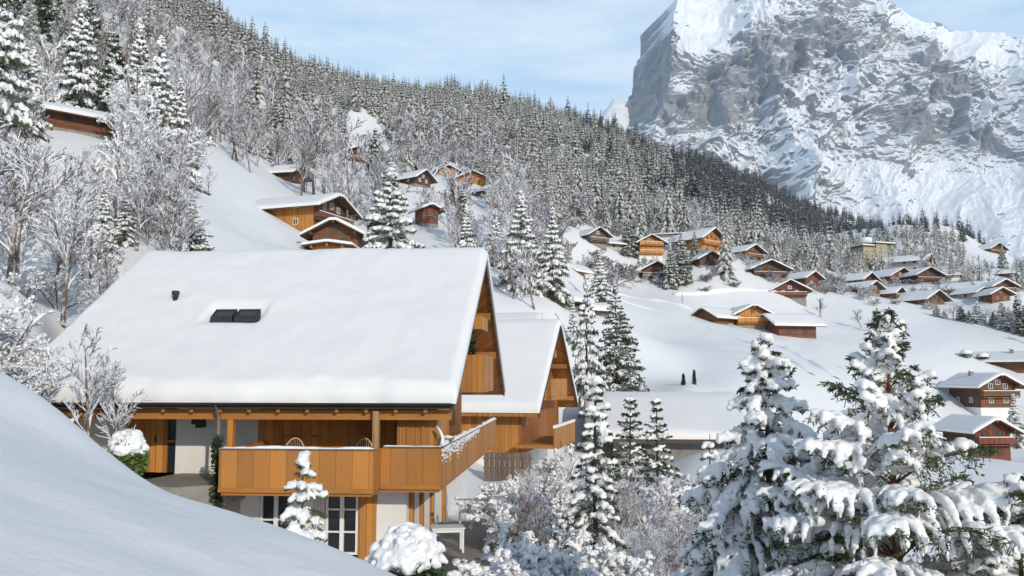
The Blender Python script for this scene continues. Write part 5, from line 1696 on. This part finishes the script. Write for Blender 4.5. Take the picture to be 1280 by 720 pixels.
laden('laden_fir', 379, 570, 19.6, .78, 'small fir bowed under snow in front of the boarded balcony', 507, 9, 6, 8, .07, 18, .07, .022, base_z=-4.05, cover=.85, droop=1.2, top_pitch=.4, power=.6, bough_shed=.2, qdroop=1.7, curl=1.5, qlen=.55)
laden('laden_fir', 885, 540, 33, 1.0, 'low fir weighed down to a white arch beside the garage wall', 508, 10, 6, 5, .11, 12, .1, .04, cover=.85, droop=1.2, power=.5, top_pitch=.0)

# ---- woods
def inside(px, py, pts):
    r_ = np.zeros(len(px), bool)
    n = len(pts)
    for i in range(n):
        x1, y1 = pts[i]; x2, y2 = pts[(i + 1) % n]
        c = ((y1 > py) != (y2 > py)) & (px < (x2 - x1) * (py - y1) / (y2 - y1 + 1e-9) + x1)
        r_ ^= c
    return r_


OPEN = [
    [(1195, 302), (1290, 312), (1290, 336), (1215, 336)],
    [(700, 335), (800, 350), (900, 372), (1010, 372), (1110, 372), (1180, 392), (1290, 412), (1290, 520), (700, 520)],
    [(195, 215), (250, 215), (330, 262), (450, 325), (450, 345), (190, 345)],
    [(415, 134), (455, 136), (478, 165), (502, 222), (478, 236), (440, 196), (410, 170)],
]
rng = np.random.default_rng(900)
CP = np.array(chalet_pos)


def scatter(n, pxr, dr, gap, seed, avoid=9.0):
    rng = np.random.default_rng(seed)
    px = rng.uniform(*pxr, n); d = np.sqrt(rng.uniform(dr[0] ** 2, dr[1] ** 2, n))
    x = (px - 640) / F * d; y = d
    z = ground(x, y)
    pp = proj(np.stack((x, y, z), -1))
    bad = np.zeros(n, bool)
    for o_ in OPEN: bad |= inside(pp[:, 0], pp[:, 1], o_)
    dd = np.hypot(x[:, None] - CP[None, :, 0], y[:, None] - CP[None, :, 1]).min(1)
    bad |= dd < avoid
    # nothing may hide a chalet's face: no tree on the line of sight just before one
    for c in CP:
        ang = np.abs(np.arctan2(x, y) - math.atan2(c[0], c[1])); r_ = np.hypot(x, y); rc = math.hypot(c[0], c[1])
        bad |= (ang < 4.4 / rc) & (r_ < rc) & (r_ > rc - (95 if c[0] < 0 or c[1] < 210 else 38))
    ok = np.where(~bad)[0]
    cell = {}; keep = []
    for i in ok:
        g = gap * (1 + d[i] / 900)
        k = (int(x[i] // g), int(y[i] // g)); hit = False
        for a in (-1, 0, 1):
            for b_ in (-1, 0, 1):
                for j in cell.get((k[0] + a, k[1] + b_), ()):
                    if (x[i] - x[j]) ** 2 + (y[i] - y[j]) ** 2 < g * g: hit = True; break
        if not hit:
            cell.setdefault(k, []).append(i); keep.append(i)
    keep = np.array(keep, int)
    v = visible(x[keep], y[keep], 9.0)
    keep = keep[v]
    return x[keep], y[keep], z[keep], d[keep], pp[keep]


x, y, z, d, pp = scatter(64000, (-60, 1340), (150, 1040), 3.2, 1)
r = np.random.default_rng(2).random(len(x))
n1 = fbm(x / 60, y / 60, oct=3, seed=61)
leafy = ((pp[:, 0] < 740) & (d < 470) & (n1 + r * .8 - (d - 200) / 310 > -.05)) | ((pp[:, 0] >= 740) & (d < 330) & (r < .3))
village = (pp[:, 0] > 700) & (d < 275)
sparse = village & (np.random.default_rng(4).random(len(x)) < .62)
mid = (pp[:, 0] < 700) & (d < 235) & (np.random.default_rng(5).random(len(x)) < .0)
keep = ~sparse & ~mid
x, y, z, d, pp, leafy, r = (q[keep] for q in (x, y, z, d, pp, leafy, r))
# nearer slope at the upper left
x2, y2, z2, d2, pp2 = scatter(900, (-60, 330), (78, 150), 6.0, 3, 7)
k2 = (pp2[:, 0] < 250) | (pp2[:, 1] < 190)
x2, y2, z2, d2, pp2 = (q[k2] for q in (x2, y2, z2, d2, pp2))
x3, y3, z3, d3, pp3 = scatter(1500, (430, 735), (98, 152), 4.6, 8, 6)
x2, y2, z2, d2 = (np.concatenate(q) for q in ((x2, x3), (y2, y3), (z2, z3), (d2, d3))); pp2 = np.concatenate((pp2, pp3))
r2_ = np.random.default_rng(6).random(len(x2))
x, y, z, d = (np.concatenate(q) for q in ((x, x2), (y, y2), (z, z2), (d, d2)))
pp = np.concatenate((pp, pp2)); leafy = np.concatenate((leafy, (r2_ < .75) | ((pp2[:, 0] > 420) & (r2_ < .94)))); r = np.concatenate((r, r2_))
print('WOOD', len(x), 'leafless', leafy.sum())
order = np.argsort(d)
NS, ND = 230, 235
ci = [i for i in order if not leafy[i]]; di = [i for i in order if leafy[i]]
rng = np.random.default_rng(31)
NZ = fbm(x / 38, y / 38, oct=3, seed=19)
hs = lambda i: (.84 if d[i] > 300 else .95) * (9.5 + 10 * r[(i * 7) % len(r)] ** 1.5) * (1.12 + .3 * NZ[i]) * (1 - .38 * min(1, max(0, (pp[i, 0] - 950) / 120))) * (1 + .12 * rng.normal()) * (.82 if d[i] < 270 else 1)
for q, i in enumerate(ci[:NS]):
    near = d[i] < 215
    key = ('spruce_mid%d' % rng.integers(4)) if near else 'far%d' % rng.integers(8)
    s = hs(i) / 10
    if near:
        plant_tree(key, 'spruce', (x[i], y[i], z[i] - .3), rng.random() * 6.28, (s, s, s), 'snow-dusted spruce in the nearer edge of the hillside wood', 'spruce', 'spruces along the edge of the wood')
    else:
        o = use(TREES[key][0][1], 'spruce'); o.location = (x[i], y[i], z[i] - .3); o.rotation_euler = (0, 0, rng.random() * 6.28); o.scale = (s, s, s)
        tag(o, 'snow-dusted spruce in the nearer edge of the hillside wood', 'spruce', 'spruces along the edge of the wood')
for q, i in enumerate(di[:ND]):
    near = d[i] < 215
    s = hs(i) / 10 * .82
    lab = 'leafless tree white with frost on the wooded hillside among the chalets'
    if near:
        plant_tree('bare_mid%d' % rng.integers(5), 'frosted_tree', (x[i], y[i], z[i] - .3), rng.random() * 6.28, (s, s, s), lab, 'tree', 'frosted leafless trees on the hillside')
    else:
        o = use(TREES['bare_far%d' % rng.integers(5)][0][1], 'frosted_tree'); o.location = (x[i], y[i], z[i] - .3); o.rotation_euler = (0, 0, rng.random() * 6.28); o.scale = (s, s, s)
        tag(o, lab, 'tree', 'frosted leafless trees on the hillside')
# the rest of the wood reads as one mass
def mass(idx, protos, mats, label, name, scl=1.0):
    mb = MB(); idx = np.array(idx)
    pick = rng.integers(len(protos), size=len(idx))
    for k, t in enumerate(protos):
        j = idx[pick == k]
        if len(j) == 0: continue
        s = np.array([hs(i) for i in j]) / 10 * scl; w_ = s * 1.25
        mb.inst(t, np.stack((x[j], y[j], z[j] - .3), -1), np.stack((w_, w_, s), -1), rng.random(len(j)) * 6.28)
    return tag(mb.build(name, mats), label, 'wood', kind='stuff')
rest = np.array(ci[NS:])
# the shoulder under the mountain carries barer spruces, with shade put into their needle and snow colours
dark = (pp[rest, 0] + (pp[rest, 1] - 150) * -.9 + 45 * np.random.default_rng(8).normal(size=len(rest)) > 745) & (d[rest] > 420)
FARL = [far_spruce(np.random.default_rng(380 + s), 10, (2.1, 1.8, 2.4, 2.0, 1.7, 2.2)[s], 11, 6, cover=(.8, .65, .9, .7, .6, .75)[s]) for s in range(6)]
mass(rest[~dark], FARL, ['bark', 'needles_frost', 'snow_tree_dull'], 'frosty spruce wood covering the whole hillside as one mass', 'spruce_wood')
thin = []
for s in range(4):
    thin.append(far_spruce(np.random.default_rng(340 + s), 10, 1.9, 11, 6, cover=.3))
mass(rest[dark], thin, ['bark', 'needles_shade', 'snow_shade'], 'bluish shade-coloured spruce wood along the shoulder below the mountain', 'shaded_wood', 1.1)
if len(di) > ND:
    mass(di[ND:], FARD, ['twig_frost'], 'far leafless frosted wood between the spruces as one mass', 'leafless_wood', .85)

# hedge of frosted trees and the odd ones round the lower village
for k, px in enumerate(np.linspace(1170, 1292, 13)):
    tree_at(('spruce_mid3', 'spruce_heavy0', 'bare_mid1', 'spruce_mid1')[k % 4], 'hedge_tree', px, 380 + 7 * math.sin(k * 2.1) + (px - 1172) * .05, 222 - (px - 1172) * .2, 'frosted bushy tree in the hedge above the snow field', 'tree', 'trees of the hedge above the snow field', 1.7)
for k, (px, top, d_) in enumerate([(652, 228, 128), (612, 236, 132), (684, 238, 138), (562, 232, 150), (706, 256, 150), (540, 226, 165), (632, 258, 112), (736, 292, 182), (468, 212, 150), (522, 244, 145), (600, 262, 118), (664, 268, 108), (668, 300, 84), (642, 318, 86), (750, 290, 205), (720, 268, 190), (575, 250, 140)]):
    if any(c_[3] > d_ and abs(px - c_[1]) < 20 and top < c_[2] - 4 for c_ in CH): continue
    tree_at('bare_mid%d' % (k % 5), 'frosted_tree', px, top, d_, 'tall feathery frosted tree on the slope above the big chalet roofs', 'tree', 'feathery frosted trees above the roofs', 1.15)
for k, (px, top, d_) in enumerate([(1040, 345, 238), (1052, 350, 236), (1030, 352, 230), (1078, 362, 232), (1090, 368, 226), (960, 346, 226), (912, 330, 228), (900, 342, 222), (780, 312, 214), (768, 318, 206), (792, 326, 214), (757, 312, 216), (1010, 345, 226), (935, 345, 226), (1120, 370, 232), (1160, 375, 230)]):
    tree_at('thicket%d' % (k % 3), 'frosted_bush', px, top, d_, 'leafless frosted thicket bush growing between the village houses', 'bush', 'frosted bushes between the village houses', 1.3, 4.0)
_r = np.random.default_rng(88)
for k in range(330):
    px = _r.uniform(690, 1275); c = CP[_r.integers(len(CP))]
    d_ = _r.uniform(200, 285); q = W(px, 340, d_); g_ = gz(q[0], q[1]); yy_ = proj((q[0], q[1], g_))[1]
    if yy_ > 372 or inside(np.array([px]), np.array([yy_]), OPEN[1])[0]: continue
    if np.hypot(CP[:, 0] - q[0], CP[:, 1] - q[1]).min() < 4.2: continue
    s_ = _r.uniform(.5, 1.25)
    o = use(TREES['thicket%d' % (k % 3)][0][1], 'frosted_bush'); o.location = (q[0], q[1], g_ - .1); o.rotation_euler = (0, 0, k); o.scale = (s_ * 1.25, s_ * 1.25, s_)
    tag(o, 'leafless frosted thicket bush growing between the village houses', 'bush', 'frosted bushes between the village houses')
tree_at('bare_mid3', 'pinkish_tree', 1024, 371, 206, 'small leafless tree with pinkish twigs beside the barn', 'tree', None, 1.3)
tree_at('bare_mid0', 'bare_tree', 1076, 384, 196, 'small grey leafless tree alone on the snow field past the barn', 'tree', None, 1.4)
tree_at('bare_mid2', 'bare_tree', 1092, 392, 190, 'second grey leafless tree on the snow field, the lower one', 'tree', None, 1.4)
for px, py, lab in ((1207, 428, 'small snow-capped round hedge bush on the snow field, farther from the brown chalet'), (1228, 427, 'small snow-capped round hedge bush on the snow field, closer to the brown chalet')):
    q = W(px, py, 172); t = empty('capped_bush', (q[0], q[1], gz(q[0], q[1])), 0, lab, 'bush')
    m = MB(); leaf_cloud(m, (0, 0, .7), (1.2, 1.0, .7), 500, .3, rng); m.build('foliage', 'leaf_dark', t)
    MB().lathe([(.001, .7), (1.1, .75), (1.0, 1.25), (.6, 1.55), (.001, 1.65)], seg=14).build('snow_cap', 'snow_far', t, smooth=True)
# ------------------------------------------------------------------ air, sky, sun, camera
def add_haze():
    m = bpy.data.materials.new('haze'); m.use_nodes = True
    nt = m.node_tree
    nt.nodes.remove(nt.nodes['Principled BSDF'])
    p = nt.nodes.new('ShaderNodeVolumePrincipled')
    p.inputs['Color'].default_value = (.62, .76, .95, 1)
    p.inputs['Density'].default_value = HAZE
    p.inputs['Density Attribute'].default_value = ''
    p.inputs['Anisotropy'].default_value = .2
    nt.links.new(p.outputs[0], nt.nodes['Material Output'].inputs['Volume'])
    MAT['haze'] = m
    zlo = float(GZ.min()) - 3
    mb = MB().box(-2600, 3400, -120, 4700, min(zlo, -320), 1900)
    tag(mb.build('haze', 'haze'), 'pale blue haze hanging in the valley air', 'haze', kind='stuff')


HAZE = .00005
if HAZE > 0:
    add_haze()
SUN_AZ, SUN_EL = 155.0, 20.5        # degrees clockwise from straight ahead
S = Vector((math.sin(R(SUN_AZ)) * math.cos(R(SUN_EL)), math.cos(R(SUN_AZ)) * math.cos(R(SUN_EL)), math.sin(R(SUN_EL))))
ld = bpy.data.lights.new('sun', 'SUN'); ld.energy = 2.5; ld.angle = R(.55); ld.color = (1.0, .925, .81)
lo = bpy.data.objects.new('sun', ld); COL.objects.link(lo)
lo.rotation_euler = S.to_track_quat('Z', 'Y').to_euler(); lo.location = (20, -20, 60)

w = bpy.data.worlds.new('World'); scene.world = w; w.use_nodes = True
nt = w.node_tree
bg = nt.nodes['Background']
sky = nt.nodes.new('ShaderNodeTexSky'); sky.sky_type = 'NISHITA'; sky.sun_disc = False
sky.sun_elevation = R(SUN_EL); sky.sun_rotation = R(SUN_AZ); sky.altitude = 1100; sky.air_density = 1.0; sky.dust_density = .6; sky.ozone_density = 1.2
tc = nt.nodes.new('ShaderNodeTexCoord')
mp = nt.nodes.new('ShaderNodeMapping'); mp.inputs['Scale'].default_value = (1.6, 1.6, 7.0); mp.inputs['Rotation'].default_value = (.12, .2, 0)
nt.links.new(tc.outputs['Generated'], mp.inputs['Vector'])
cl = nd(nt, 'ShaderNodeTexNoise', i_Scale=2.2, i_Detail=6, i_Roughness=.6); nt.links.new(mp.outputs[0], cl.inputs['Vector'])
sp = nd(nt, 'ShaderNodeSeparateXYZ'); nt.links.new(tc.outputs['Generated'], sp.inputs[0])
band = maprange(nt, sp.outputs[2], .36, .8, 1.0, 0.0)           # thin bright veil low in the sky
veil = mixc(nt, mathn(nt, 'MULTIPLY', band, .8), sky.outputs[0], (3.9, 5.5, 7.0))
f = mathn(nt, 'MULTIPLY', maprange(nt, cl.outputs['Fac'], .40, .70, 0.0, .85), band)
nt.links.new(mixc(nt, f, veil, (6.3, 6.8, 7.1)), bg.inputs['Color'])
bg.inputs['Strength'].default_value = .15

cam = bpy.data.cameras.new('camera'); co = bpy.data.objects.new('camera', cam); COL.objects.link(co)
cam.sensor_width = 36; cam.lens = F / 1280 * 36; cam.clip_start = .1; cam.clip_end = 20000
co.location = (0, 0, 0); co.rotation_euler = (math.pi / 2 + PITCH, 0, 0)
scene.camera = co
scene.view_settings.view_transform = 'Standard'; scene.view_settings.look = 'None'
scene.view_settings.exposure = 0; scene.view_settings.gamma = 1; scene.view_settings.use_curve_mapping = False
scene.render.engine = 'CYCLES'
c = scene.cycles
c.max_bounces = 6; c.diffuse_bounces = 3; c.glossy_bounces = 2; c.transmission_bounces = 2; c.volume_bounces = 1; c.transparent_max_bounces = 4
c.use_denoising = True
c.caustics_reflective = False; c.caustics_refractive = False
c.sample_clamp_indirect = 6
c.use_adaptive_sampling = True; c.adaptive_threshold = .015
